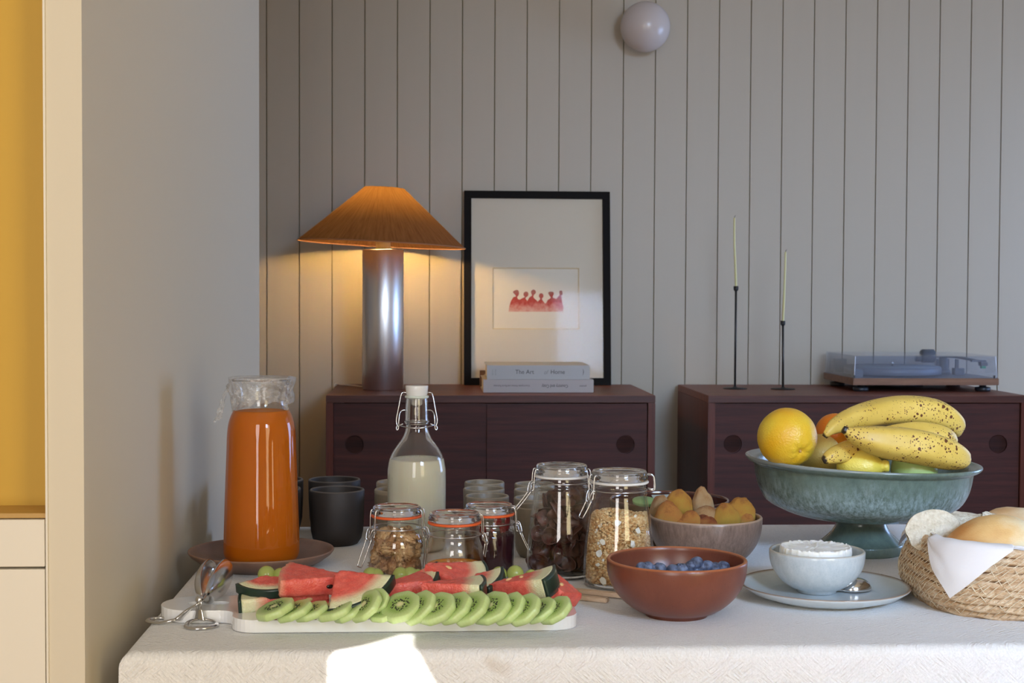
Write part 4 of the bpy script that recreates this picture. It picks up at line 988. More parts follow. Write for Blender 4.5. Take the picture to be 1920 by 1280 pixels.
def melon(label, px, py, z, yaw, pitch=0, roll=0, L=.082, ha=26, T=.018, r_in=.004, rind=True, seeds=(), cut=None, off=0, squash=1):
    """positioned by the centre of the slice; yaw: world direction in which the rind points"""
    t = thing('watermelon_slice', label, 'watermelon', (0, 0, 0), group='watermelon slices on the white board')
    R1 = cut or (L - .0035); a = R(ha)
    ccx = (r_in + (L if rind and not cut else R1)) / 2
    v, f, rim = sector(r_in, R1, -a, a, T, 26, 18, .0014, px, L); 
    sh = Vector((-ccx, 0, -T / 2))
    v = [(Vector(q) + sh) for q in v]
    for q in v: q.y *= squash
    me = mesh('flesh', v, f, M['flesh']); at = me.attributes.new('rim', 'FLOAT', 'POINT'); at.data.foreach_set('value', rim)
    put('flesh', me, t)
    if rind and not cut:
        v, f, _ = sector(L - .0036, L, -a - .004, a + .004, T * 1.0, 2, 18); v = [(Vector(q) + sh) for q in v]
        for q in v: q.y *= squash
        put('skin', mesh('skin', v, f, M['skin']), t)
    for (sr, sa, face, kind) in seeds:
        sd = xf(uvs(1, 14, 8), Matrix.Diagonal((.0042, .0026, .0016, 1)))
        if face == 'top': p = Vector((sr * cos(R(sa)), sr * sin(R(sa)), T)) + sh; ro = (0, 0, sa)
        else: s_ = -1 if face == 'front' else 1; p = Vector((sr * cos(a), s_ * sr * sin(a), T * sa)) + sh; ro = (R(90), 0, s_ * a)
        p.y *= squash
        put('seed', mesh('seed', *sd, seedb if kind == 'b' else seedw), t, p, ro)
    q = P(px, py, TZ + z)
    Mx = Matrix.Translation(q) @ Matrix.Rotation(R(yaw), 4, 'Z') @ Matrix.Rotation(R(-pitch), 4, 'Y') @ Matrix.Rotation(R(roll), 4, 'X')
    t.matrix_world = Mx; return t
# roll > 0 turns the far side of the slice up when the rind points right
MEL = [
 ('watermelon wedge end with dark skin facing front, far left', 500, 1101, .038, -104, -14, 0, dict(L=.050, ha=44, T=.0105, r_in=.012)),
 ('watermelon wedge lying under the big piece, pale rind at its left end', 533, 1121, .026, 176, -2, -8, dict(L=.104, ha=15, T=.016, seeds=[(.026, .5, 'back', 'w')])),
 ('big watermelon piece without rind on top at the left, one black seed', 588, 1090, .045, 176, 4, -9, dict(L=.12, ha=22, T=.020, r_in=.010, cut=.086, seeds=[(.030, .5, 'back', 'b')])),
 ('watermelon slice tilted up with long dark skin edge, left of centre', 664, 1105, .043, -52, -20, 22, dict(L=.070, ha=38, T=.013, r_in=.006)),
 ('watermelon bar lying flat left of centre, seed in its left side', 755, 1103, .036, 20, 6, 2, dict(L=.12, ha=17, T=.019, r_in=.012, cut=.078, seeds=[(.022, .5, 'front', 'w')])),
 ('watermelon piece whose pale rind end stands up left of the jam jars', 786, 1097, .033, -14, 16, 22, dict(L=.062, ha=24, T=.022, r_in=.006)),
 ('watermelon triangle lying back right in front of the marmalade jar', 856, 1080, .043, -6, -13, 17, dict(L=.078, ha=31, T=.014, seeds=[(.030, 6, 'top', 'w')])),
 ('watermelon bar in front centre with two pale seed hollows', 852, 1106, .041, -2, 3, 2, dict(L=.076, ha=20, T=.020, seeds=[(.030, .35, 'front', 'w'), (.046, .4, 'front', 'w')])),
 ('watermelon slice with thick dark skin behind the centre bar', 899, 1098, .034, -24, 8, 16, dict(L=.062, ha=26, T=.020)),
 ('watermelon slice with tall dark skin end near the cocoa jar', 980, 1100, .040, -18, 14, 6, dict(L=.084, ha=20, T=.022, seeds=[(.03, 4, 'top', 'w'), (.045, 2, 'top', 'w')])),
 ('watermelon slice under the tall-skinned one, pale rind showing', 975, 1118, .027, -14, 4, 2, dict(L=.066, ha=18, T=.012)),
 ('rindless watermelon end piece at the right end of the row', 1047, 1110, .032, 70, 0, 34, dict(L=.10, ha=22, T=.020, r_in=.02, cut=.062, seeds=[(.04, 3, 'top', 'w')])),
]
for (lb, px, py, z, yaw, pi__, ro, kw) in MEL: melon(lb, px, py, z, yaw, pi__, ro, **kw)

# ---- kiwi
def kiwi_mat():
    t = NT('kiwi flesh'); tc = t.coord(); sx = t.n('ShaderNodeSeparateXYZ'); t.l(tc, sx.inputs[0])
    r_ = t.math('SQRT', t.math('ADD', t.math('MULTIPLY', sx.outputs[0], sx.outputs[0]), t.math('MULTIPLY', sx.outputs[1], sx.outputs[1])))
    an = t.math('ARCTAN2', sx.outputs[1], sx.outputs[0]); st = t.math('MULTIPLY', t.math('SINE', t.math('MULTIPLY', an, 34)), .0006)
    rr = t.math('MULTIPLY', t.math('ADD', r_, st), 40)
    t.l(t.ramp(rr, [(.0, lin(226, 224, 176)), (.11, lin(216, 216, 158)), (.2, lin(150, 178, 92)), (.45, lin(146, 176, 90)), (.62, lin(178, 200, 128)), (.9, lin(194, 214, 148))]), t.b.inputs['Base Color'])
    t.b.inputs['Roughness'].default_value = .3; t.b.inputs['Subsurface Weight'].default_value = .25; t.b.inputs['Subsurface Radius'].default_value = (.004, .006, .002); t.b.inputs['Subsurface Scale'].default_value = 1
    t.bump(t.noise(300, tc, 3), .3, .001); return t.m
M['kiwi'] = kiwi_mat()
def kiwi(seed):
    n = 8; prof = []; vs, fs = [], []; seg = 64; T = .0085
    rg = random.Random(seed); ph = rg.random() * 6
    def rad(a):   # peeled flats
        b = (a + ph) % (2 * PI / n) - PI / n; return .0222 * (cos(PI / n) / cos(b)) ** .75 * (1 + .012 * sin(3 * a + ph))
    pr_ = [(0, 0), (.3, 0), (.6, 0), (.93, 0), (1, .08), (1.03, .5), (1, .92), (.93, 1), (.6, 1), (.3, 1), (0, 1)]
    for (q, h) in pr_:
        for k in range(seg):
            a = 2 * PI * k / seg; vs.append((rad(a) * q * cos(a), rad(a) * q * sin(a) * .97, (h - .5) * T + .0002 * noise.noise(Vector((cos(a) * 4 * q, sin(a) * 4 * q, seed + h)))))
    fs = [(i * seg + k, i * seg + (k + 1) % seg, (i + 1) * seg + (k + 1) % seg, (i + 1) * seg + k) for i in range(len(pr_) - 1) for k in range(seg)]
    sd = []
    for f_ in (-1, 1):
        for q in range(46):
            a = 2 * PI * (q + rg.random() * .6) / 46; r_ = rg.uniform(.0050, .0108)
            sd.append(xf(ico(1, 1), Matrix.Translation((r_ * cos(a), r_ * sin(a) * .97, f_ * T * .5)) @ Matrix.Rotation(a, 4, 'Z') @ Matrix.Diagonal((.00125, .00062, .0005, 1))))
    return (vs, fs), join(*sd)
kv = []
kseed = plain('kiwi seed', lin(26, 24, 20), .4)
for i in range(4):
    a_, b_ = kiwi(i); kv.append((mesh('kiwi', *a_, M['kiwi']), mesh('seeds', *b_, kseed)))
#   px, py, lean to the left (deg), lean to the camera (deg), scale, height
KW = [(516, 1142, 20, 8, 1.0, .027), (552, 1145, 22, 8, .95, .025), (584, 1146, 20, 8, .9, .024), (627, 1144, 18, 8, .98, .026), (655, 1145, 26, 10, .9, .025), (686, 1136, 42, 20, .95, .032),
      (702, 1128, 30, 36, .78, .034), (718, 1148, 10, 16, .78, .024), (752, 1138, 18, 24, 1.05, .030), (785, 1139, 38, 22, 1.0, .030), (817, 1141, 24, 22, 1.08, .030), (852, 1140, 36, 20, 1.0, .030), (883, 1141, 36, 20, 1.05, .030),
      (921, 1140, 27, 22, 1.08, .030), (953, 1141, 36, 20, .98, .029), (982, 1143, 36, 20, .98, .029), (1013, 1144, 30, 14, .88, .026), (1041, 1144, 34, 16, .92, .027)]
KL = ['kiwi slice at the far left end of the row', 'second kiwi slice from the left end, mostly covered', 'third kiwi slice from the left, thick pale edge forward', 'fourth kiwi slice from the left, wide top with seeds', 'fifth kiwi slice from the left, only its rim showing',
      'steep kiwi slice with no seeds showing below the long dark melon skin', 'pale kiwi slice standing behind the steep one', 'short cupped kiwi slice in the middle gap of the row', 'largest round kiwi slice with pale core left of centre', 'kiwi slice right behind the largest round one',
      'kiwi slice with full seed ring at the centre of the row', 'eighth kiwi slice from the right end', 'seventh kiwi slice from the right end', 'kiwi slice with pale core, sixth from the right end', 'fifth kiwi slice from the right end', 'fourth kiwi slice from the right end', 'third kiwi slice from the right end, thin and low', 'kiwi slice at the far right end of the row']
KL[16] = 'kiwi slice second from the right end, thin and low'
KL[15] = 'kiwi slice third from the right end'; KL[14] = 'kiwi slice fourth from the right end'; KL[13] = 'kiwi slice with pale core, fifth from the right end'; KL[12] = 'kiwi slice sixth from the right end'; KL[11] = 'kiwi slice seventh from the right end'
for i, ((px, py, lt, lc, s, z), lb) in enumerate(zip(KW, KL)):
    q = P(px, py, TZ + z)
    t = put('kiwi_slice', kv[i % 4][0], None); sdo = put('seeds', kv[i % 4][1], t)
    t.matrix_world = Matrix.Translation(q) @ Matrix.Rotation(R(-lt), 4, 'Y') @ Matrix.Rotation(R(lc), 4, 'X') @ Matrix.Rotation(rng.random() * 6, 4, 'Z') @ Matrix.Scale(s, 4)
    tag(t, lb, 'kiwi', 'kiwi slices along the front of the board'); tag(sdo, kind='stuff')

# ---- steel serving tongs on the board handle
t = thing('serving_tongs', 'steel scissor tongs with two scoops resting on the board handle', 'tongs', (0, 0, 0))
pv = P(374, 1128, TZ + .026)
def tong(ring, rr, yaw, tip, side, lift):
    """one half: finger ring, arm, pivot, shank and scoop"""
    rc = P(ring[0], ring[1], TZ + .0022)
    W = []
    el = []
    d = (Vector((pv.x, pv.y, 0)) - Vector((rc.x, rc.y, 0))).normalized(); n_ = Vector((-d.y, d.x, 0))
    for i in range(40):
        a = 2 * PI * i / 40; el.append(rc + d * rr[0] * cos(a) + n_ * rr[1] * sin(a) + Vector((0, 0, .0045 * max(0, cos(a)))))
    W.append(tube(el, .0030, 10, True, .55))
    st = rc + d * rr[0] * .95 + Vector((0, 0, .0045)); mid = st.lerp(pv, .5) + Vector((0, 0, .001)); sh = pv + (tip - pv) * .16
    W.append(tube(rpath([st, mid, pv + Vector((0, 0, side * .0012)), sh]), [.0105 - .0055 * min(1, i / 7) if i < 8 else .005 for i in range(19)], 12, flat=.32))
    arm = put('arm', mesh('arm', *join(*W), M['steel']), t)
    # scoop: half ellipsoid shell, long axis along the tongs, opening towards the other scoop
    ax = (tip - sh); Ls = ax.length / 2; ax.normalize(); c_ = (tip + sh) / 2
    o_ = Vector((cos(yaw), sin(yaw), lift)); o_ = (o_ - ax * o_.dot(ax)).normalized(); b_ = ax.cross(o_)
    v, f = lathe([(sin(PI / 2 * i / 10), -cos(PI / 2 * i / 10)) for i in range(11)], 40)
    Vv = [c_ + ax * x * Ls + b_ * y * .0215 + o_ * z * .0150 for x, y, z in v]
    sc = put('scoop', mesh('scoop', Vv, f, M['steel']), t); md = sc.modifiers.new('s', 'SOLIDIFY'); md.thickness = .0011
tipL = PY(409, 1060, 1.800); tipR = PY(427, 1060, 1.795)
tong((378, 1172), (.0130, .0165), R(-35), PY(407, 1062, 1.80), 1, .25)
tong((309, 1163), (.0200, .0125), R(178), PY(427, 1064, 1.79), -1, .1)
put('pivot', mesh('pivot', *xf(lathe([(0, .0045), (.0028, .004), (.0042, .0022), (.0044, 0), (.0044, -.002), (0, -.002)], 24), Matrix.Translation(pv + Vector((0, 0, .0022)))), M['steel']), t)

# ---- pale wooden tongs under the brown bowl
t = thing('wooden_tongs', 'pair of pale wooden tongs lying under the terracotta-brown bowl', 'tongs', (0, 0, 0))
for (a, b, z) in (((1066, 1106), (1186, 1118), .004), ((1062, 1117), (1140, 1125), .003)):
    A_ = P(a[0], a[1], TZ + z); B_ = P(b[0], b[1], TZ + z); d = (B_ - A_); L_ = d.length; an = math.atan2(d.y, d.x)
    put('arm', bevelled('arm', xf(box(0, L_, -.005, .005, -.0025, .0028), Matrix.Translation(A_) @ Matrix.Rotation(an, 4, 'Z')), M['beech'], .001), t)

# ================================================================== BREAD BASKET
BC = Vector((0.768, 1.695, TZ)); 
def srect(a, b, n=120, e=3.2, a0=0):
    out = []
    for i in range(n):
        th = 2 * PI * i / n; c_, s_ = cos(th), sin(th)
        out.append((a * math.copysign(abs(c_) ** (2 / e), c_), b * math.copysign(abs(s_) ** (2 / e), s_)))
    # even spacing
    L_ = [0]
    for i in range(n): p, q = out[i], out[(i + 1) % n]; L_.append(L_[-1] + math.hypot(q[0] - p[0], q[1] - p[1]))
    res = []; j = 0; N_ = 240
    for i in range(N_):
        s = L_[-1] * i / N_
        while L_[j + 1] < s: j += 1
        u = (s - L_[j]) / (L_[j + 1] - L_[j]); p, q = out[j], out[(j + 1) % n]; res.append((p[0] + (q[0] - p[0]) * u, p[1] + (q[1] - p[1]) * u))
    return res
def seagrass(name):
    t = NT(name); v = t.coord((1, 1, 2.2))
    f = t.noise(85, v, 6, .8)
    t.l(t.ramp(f, [(.30, lin(128, 94, 68)), (.44, lin(188, 152, 112)), (.56, lin(206, 180, 148)), (.72, lin(236, 218, 190))]), t.b.inputs['Base Color']); t.b.inputs['Roughness'].default_value = .8
    t.bump(t.noise(420, v, 3), .4, .001); return t.m
sg = seagrass('seagrass'); raffia = plain('raffia stitch', lin(226, 210, 180), .7)
t = thing('bread_basket', 'woven seagrass basket lined with a white napkin, full of bread', 'basket', BC)
NC = 9; HB = .080
def bscale(zf): return (.176 + .016 * sin(PI * min(1, zf * 1.15) ** .8) - .006 * (1 - zf), .114 + .014 * sin(PI * min(1, zf * 1.15) ** .8) - .006 * (1 - zf))
paths = []
for c_ in range(NC):
    zf = (c_ + .5) / NC; a, b = bscale(zf); paths.append((srect(a, b), zf * HB + .0005))
def coil(path, z, r_, seed):
    n = len(path); seg = 12; vs = []; P3 = [Vector((x, y, z)) for x, y in path]
    for i in range(n):
        T = (P3[(i + 1) % n] - P3[i - 1]).normalized(); O = Vector((T.y, -T.x, 0)); sag = .0006 * noise.noise(Vector((i * .07, seed, 0)))
        for k in range(seg):
            a = 2 * PI * k / seg; tw = 1 + .20 * sin(3 * a + i * .62 + seed) + .14 * noise.noise(Vector((i * .35, a, seed)))
            # keep the seam twist periodic enough
            vs.append(P3[i] + O * cos(a) * r_ * .95 * tw + Vector((0, 0, sin(a) * r_ * tw + sag)))
    fs = [(i * seg + k, i * seg + (k + 1) % seg, ((i + 1) % n) * seg + (k + 1) % seg, ((i + 1) % n) * seg + k) for i in range(n) for k in range(seg)]
    return vs, fs
for c_, (pa, z) in enumerate(paths): put('coil', mesh('coil', *coil(pa, z, HB / NC * .56, c_ * 1.9), sg), t)
stv = []
rg = random.Random(2)
for c_ in range(NC - 1):
    pa, z = paths[c_]; pb_, z2 = paths[c_ + 1]; n = len(pa)
    for i in range(0, n, 2):
        for s in ((4,) if rg.random() < .8 else (3, -2)):
            A_ = pa[i]; B_ = pb_[(i + s) % n]
            def outw(p, q, z_, r_):
                T = Vector((q[0] - p[0], q[1] - p[1], 0)).normalized(); return Vector((p[0], p[1], z_)) + Vector((T.y, -T.x, 0)) * r_
            a_ = outw(A_, pa[(i + 1) % n], z - .0015, .0052); b_ = outw(B_, pb_[(i + s + 1) % n], z2 + .0015, .0052); m__ = (a_ + b_) / 2
            stv.append(tube([a_, m__, b_], [.0003, .00055, .0003], 4))
tag(put('stitching', mesh('stitching', *join(*stv), raffia), t), kind='stuff')
put('basket_floor', mesh('floor', *box(-.15, .15, -.088, .088, .001, .006), sg, False), t)
# napkin: lining with corners folded out over the rim
def napkin():
    """u runs round the rim, v from inside the basket over the rim and down outside; corner points hang lowest"""
    a, b = bscale(.93); ring = srect(a, b); n = len(ring)
    ang = [math.atan2(y, x) for x, y in ring]
    def hang(i):
        x, y = ring[i]; d = 0
        # pointed flap at the front left, short fold at the back left corner, and one at the back
        s = i
        for (cx, w_, h) in ((FR, (12, 15), .062), (BL, (14, 10), .030), (BR, (12, 12), .010)):
            e_ = (i - cx + n / 2) % n - n / 2; u = abs(e_) / (w_[0] if e_ < 0 else w_[1])
            if u < 1: d = max(d, h * (1 - u) ** 1.2)
        return d
    def near(x, y): return min(range(n), key=lambda i: (ring[i][0] - x) ** 2 + (ring[i][1] - y) ** 2)
    FR = near(-.183, -.092); BL = near(-a * .96, .07); BR = near(.05, b)
    vs, fs = [], []; m = 22
    for i in range(n):
        x, y = ring[i]; T = Vector((ring[(i + 1) % n][0] - ring[i - 1][0], ring[(i + 1) % n][1] - ring[i - 1][1], 0)).normalized(); O = Vector((T.y, -T.x, 0))
        h = hang(i)
        for j in range(m + 1):
            q = j / m
            if q < .45:   # inside, from the floor up
                s = q / .45; off = -.030 * (1 - s) - .0085; z = .020 + (HB - .016) * s
            elif q < .55 or h <= 0:
                s = min(1, (q - .45) / .10); off = -.0085 + .0155 * s if h > 0 else -.0085; z = HB + .004 + .0035 * sin(PI * s) if h > 0 else HB + .004 + (.0 if h > 0 else 0)
            else:
                s = (q - .55) / .45; off = .0082 + .012 * min(1, s * h * 30) ; z = HB + .004 - h * s
            wv = .0016 * noise.noise(Vector((i * .11, q * 5, 2))) * (1 + q); z += .0012 * noise.noise(Vector((i * .2, 7, q * 4)))
            p = Vector((x, y, z)) + O * (off + abs(wv)); vs.append(p)
    for i in range(n):
        for j in range(m):
            fs.append((i * (m + 1) + j, i * (m + 1) + j + 1, ((i + 1) % n) * (m + 1) + j + 1, ((i + 1) % n) * (m + 1) + j))
    return vs, fs
o = put('napkin', mesh('napkin', *napkin(), M['napkin']), None, BC); tag(o, 'white napkin lining the bread basket with a point hanging over the front', 'napkin')
def bread_mat(name, a, b, c_):
    t = NT(name); tc = t.coord(); sx = t.n('ShaderNodeSeparateXYZ'); t.l(tc, sx.inputs[0])
    h = t.math('ADD', t.math('ADD', t.math('MULTIPLY', sx.outputs[2], .25), t.math('MULTIPLY', sx.outputs[0], -.42)), t.math('MULTIPLY', t.noise(1.6, tc, 3, .5), .9))
    t.l(t.ramp(h, [(.22, a), (.55, b), (.98, c_)]), t.b.inputs['Base Color']); t.b.inputs['Roughness'].default_value = .6; t.bump(t.noise(26, tc, 4), .15, .02); return t.m
crust = bread_mat('bread crust', lin(236, 218, 178), lin(224, 182, 118), lin(196, 134, 68)); crustp = bread_mat('pale crust', lin(234, 222, 196), lin(228, 206, 168), lin(212, 168, 116))
crumb = plain('bread crumb', lin(204, 192, 166), .9, c2=lin(232, 224, 204), vscale=160, bump=1.0, bscale=260, bdist=.004)
def roll(label, px, py, Y, rx, ry, rz, rot, m, seed=1):
    q = PY(px, py, Y); v, f = lump(ico(1, 4), .05, 1.4, seed); v = [Vector((x, y, z - .12 * math.exp(-(y / .10) ** 2) * (z > 0) * 0)) for x, y, z in v]
    o = put('bread_roll', mesh('roll', v, f, m), None, q, rot, (rx, ry, rz)); return tag(o, label, 'bread', 'bread in the basket')
roll('golden bread roll nearest the front rim of the basket', 1856, 1022, 1.655, .054, .040, .0345, (R(6), R(-16), R(-8)), crust, 3)
roll('pale brown bread roll at the back right of the basket', 1912, 990, 1.755, .050, .04, .026, (0, R(8), R(10)), crustp, 5)
for i, (dx, dy, dz, lb) in enumerate(((.075, -.035, .052, 'bread roll in the right half of the basket, near its front'), (.125, .045, .050, 'bread roll at the far right end of the basket'), (.10, -.0, .030, 'bread roll lowest in the right half of the basket'))):
    v, f = lump(ico(1, 4), .05, 1.4, 11 + i)
    o = put('bread_roll', mesh('roll', v, f, crust if i == 0 else crustp), None, BC + Vector((dx, dy, dz)), (0, R(6 - 5 * i), R(40 * i)), (.046, .036, .028)); tag(o, lb, 'bread', 'bread in the basket')
def cutroll(label, px, py, Y, rx, rz, dep, rot, seed):
    q = PY(px, py, Y); t = thing('bread_half', label, 'bread', q, rot, 'bread in the basket')
    v, f = lathe([(sin(PI / 2 * i / 14), cos(PI / 2 * i / 14)) for i in range(15)], 64)
    v = [Vector((x * rx, z * dep, y * rz)) * (1 + .03 * noise.noise(Vector((x * 2, y * 2, z * 2 + seed)))) for x, y, z in v]
    put('crust', mesh('crust', v, f, crustp), t)
    rings = 16; n = 64; fv = []
    for i in range(rings + 1):
        for k in range(n):
            a = 2 * PI * k / n; qq = i / rings * 1.0; e = 1 + .03 * noise.noise(Vector((cos(a) * 2, sin(a) * 2, seed)))
            if i >= rings - 1: e += .03 * noise.noise(Vector((cos(a) * 11, sin(a) * 11, seed)))
            x, z = cos(a) * qq * e * rx, sin(a) * qq * e * rz
            hh = noise.fractal(Vector((x * 90, z * 90, seed)), 1, 2, 3)
            fv.append((x, -.003 * (1 - qq ** 4) + .0022 * hh - .001, z))
    ff = [(i * n + k, i * n + (k + 1) % n, (i + 1) * n + (k + 1) % n, (i + 1) * n + k) for i in range(rings) for k in range(n)]
    put('crumb', mesh('crumb', fv, ff, crumb), t); return t
cutroll('halved bread roll standing with its pale crumb facing out at the left', 1751, 996, 1.697, .0350, .0265, .020, (R(-16), R(-4), R(4)), 1)
cutroll('torn bread half with crumb edge up behind the golden roll', 1828, 980, 1.785, .036, .020, .02, (R(-62), R(8), R(-14)), 2)
cutroll('bread half with rough crumb leaning right behind the golden roll', 1890, 996, 1.715, .042, .022, .022, (R(-50), R(28), R(12)), 3)
tag(put('napkin_corner', mesh('corner', [(0, 0, 0), (.05, .01, -.012), (.055, .0, .022), (.028, -.004, .012), (.02, .004, -.012)], [(0, 4, 1, 3), (3, 1, 2)], M['napkin'], False), None, PY(1898, 968, 1.80)), 'corner of a second napkin sticking up at the back of the basket', 'napkin').modifiers.new('s', 'SOLIDIFY').thickness = .001

# ================================================================== LAMP
YL = 4.415
lp = PY(718, 731, YL); lp.z = SZ
t = thing('table_lamp', 'table lamp with wide conical brown linen shade on brushed steel cylinder', 'lamp', lp)
hb = PY(718, 468, YL).z - SZ
steel_b = NT('brushed steel'); steel_b.b.inputs['Base Color'].default_value = (.86, .86, .88, 1); steel_b.b.inputs['Metallic'].default_value = 1; steel_b.b.inputs['Roughness'].default_value = .36
steel_b.bump(steel_b.noise(6, steel_b.coord((3, 3, 160)), 4), .12, .0006)
put('column', mesh('column', *lathe([(0, 0), (.0615, 0), (.0628, .0012), (.0628, hb - .001), (.0618, hb), (.055, hb), (0, hb - .0005)], 80), steel_b.m), t)
brasscol = plain('cream lamp neck', lin(222, 196, 140), .45)
put('neck', mesh('neck', *lathe([(0, hb), (.0225, hb), (.0225, hb + .030), (.020, hb + .036), (.016, hb + .050), (0, hb + .050)], 40), brasscol), t)
zt = PY(720, 352, YL).z - SZ; zb = PY(718, 458, YL).z - SZ
sh = NT('linen shade'); tc0 = sh.n('ShaderNodeTexCoord'); sx0 = sh.n('ShaderNodeSeparateXYZ'); sh.l(tc0.outputs['Object'], sx0.inputs[0]); cb0 = sh.n('ShaderNodeCombineXYZ')
sh.l(sh.math('MULTIPLY', sh.math('ARCTAN2', sx0.outputs[1], sx0.outputs[0]), 34), cb0.inputs[0]); sh.l(sh.math('MULTIPLY', sx0.outputs[2], 16), cb0.inputs[1]); f = sh.noise(1.0, cb0.outputs[0], 7, .72)
cc = sh.ramp(f, [(.3, lin(78, 52, 36)), (.7, lin(108, 76, 54))]); sh.t.nodes.remove(sh.b)
df = sh.n('ShaderNodeBsdfDiffuse', Roughness=.5); tl = sh.n('ShaderNodeBsdfTranslucent'); mx = sh.n('ShaderNodeMixShader'); mx.inputs[0].default_value = .05
sh.l(cc, df.inputs[0]); sh.l(sh.ramp(f, [(.3, (.60, .26, .07, 1)), (.7, (.95, .50, .16, 1))]), tl.inputs[0]); sh.l(df.outputs[0], mx.inputs[1]); sh.l(tl.outputs[0], mx.inputs[2]); sh.l(mx.outputs[0], sh.out.inputs[0])
shd = put('shade', mesh('shade', *lathe([(0, zt - .002), (.0595, zt - .002), (.0605, zt), (.2555, zb)], 96), sh.m), t)
liner = plain('pale shade lining', lin(226, 200, 160), .8)
shear = Matrix.Identity(4); shear[2][0] = -.05
for ob in (shd,):
    ob.data.transform(Matrix.Translation((0, 0, (zt + zb) / 2)) @ Matrix.Rotation(R(2.7), 4, 'Y') @ Matrix.Translation((0, 0, -(zt + zb) / 2)))
rimt = [(.2552 * cos(2 * PI * i / 96), .2552 * sin(2 * PI * i / 96), zb) for i in range(96)]
rm = put('shade_rim', mesh('rim', *tube(rimt, .0016, 6, True), plain('shade trim', lin(150, 108, 78), .8)), t)
rm.data.transform(Matrix.Translation((0, 0, (zt + zb) / 2)) @ Matrix.Rotation(R(2.7), 4, 'Y') @ Matrix.Translation((0, 0, -(zt + zb) / 2)))
em = NT('lamp bulb'); em.b.inputs['Emission Color'].default_value = (1, .62, .25, 1); em.b.inputs['Emission Strength'].default_value = 6; em.b.inputs['Base Color'].default_value = (1, .9, .7, 1)
bz_ = hb + .092
put('bulb', mesh('bulb', *xf(uvs(.022, 24, 14), Matrix.Translation((0, 0, bz_))), em.m), t).visible_shadow = True
pl = bpy.data.lights.new('lamp_light', 'POINT'); pl.energy = LAMP_POWER; pl.color = (1, .64, .22); pl.shadow_soft_size = .026
po = bpy.data.objects.new('lamp_light', pl); col.objects.link(po); po.location = lp + Vector((0, 0, bz_)); 
# cable over the back of the sideboard and down its left side
cab = plain('cloth cable', lin(214, 196, 170), .6)
o = put('lamp_cable', mesh('cable', *tube(rpath([(lp.x - .058, lp.y + .03, SZ + .004), (lp.x - .10, lp.y + .12, SZ + .004), (lp.x - .14, lp.y + .17, SZ + .004), (s1[0] - .004, 4.60, SZ + .003), (s1[0] - .010, 4.58, SZ - .06), (s1[0] - .012, 4.57, SZ - .14), (s1[0] - .006, 4.57, SZ - .3), (s1[0] - .008, 4.58, .1), (s1[0] - .03, 4.62, .01)], 8), .0026, 8), cab)); tag(o, 'pale cable running from the lamp over the sideboard edge', 'cable')

# ================================================================== FRAMED PRINT
f0 = PY(870, 722, 4.615); f1 = PY(1146, 722, 4.615); FW = f1.x - f0.x; FH = PY(1000, 358, 4.68).z - SZ
tilt = math.atan2(.065, FH)
t = thing('framed_print', 'large black-framed print of red watercolour figures leaning on the wall', 'picture', (f0.x, 4.615, SZ), (-tilt, 0, 0))
FHs = FH / cos(tilt); bw = .0235
blackwood = plain('black stained frame', lin(17, 13, 11), .7, spec=.15)
put('frame', bevelled('fr', join(box(0, FW, 0, .022, 0, bw), box(0, FW, 0, .022, FHs - bw, FHs), box(0, bw, 0.0003, .0217, bw, FHs - bw), box(FW - bw, FW, .0003, .0217, bw, FHs - bw)), blackwood, .0008), t)
def px2f(px, py):  # photo pixel -> frame plane x, z
    q = PY(px, py, 4.64); return q.x - f0.x, (q.z - SZ) / cos(tilt)
mx0, mz1 = px2f(924, 500); mx1, mz0 = px2f(1087, 617)
mat_m = plain('mat board', lin(214, 201, 178), .85)
yM = .012
put('mat_board', mesh('mat', *join(box(bw, mx0, yM, yM + .003, bw, FHs - bw), box(mx1, FW - bw, yM, yM + .003, bw, FHs - bw), box(mx0, mx1, yM, yM + .003, bw, mz0), box(mx0, mx1, yM, yM + .003, mz1, FHs - bw)), mat_m, False), t)
bv_ = .004
vs = [(mx0, yM, mz0), (mx1, yM, mz0), (mx1, yM, mz1), (mx0, yM, mz1), (mx0 + bv_, yM + .003, mz0 + bv_), (mx1 - bv_, yM + .003, mz0 + bv_), (mx1 - bv_, yM + .003, mz1 - bv_), (mx0 + bv_, yM + .003, mz1 - bv_)]
put('mat_bevel', mesh('bevel', vs, [(0, 1, 5, 4), (1, 2, 6, 5), (2, 3, 7, 6), (3, 0, 4, 7)], plain('bevel cut', lin(216, 196, 158), .8), False), t)
pr = put('print_sheet', mesh('sheet', *box(mx0 - .005, mx1 + .005, yM + .0034, yM + .0042, mz0 - .005, mz1 + .005), plain('print paper', lin(222, 211, 190), .85), False), t)
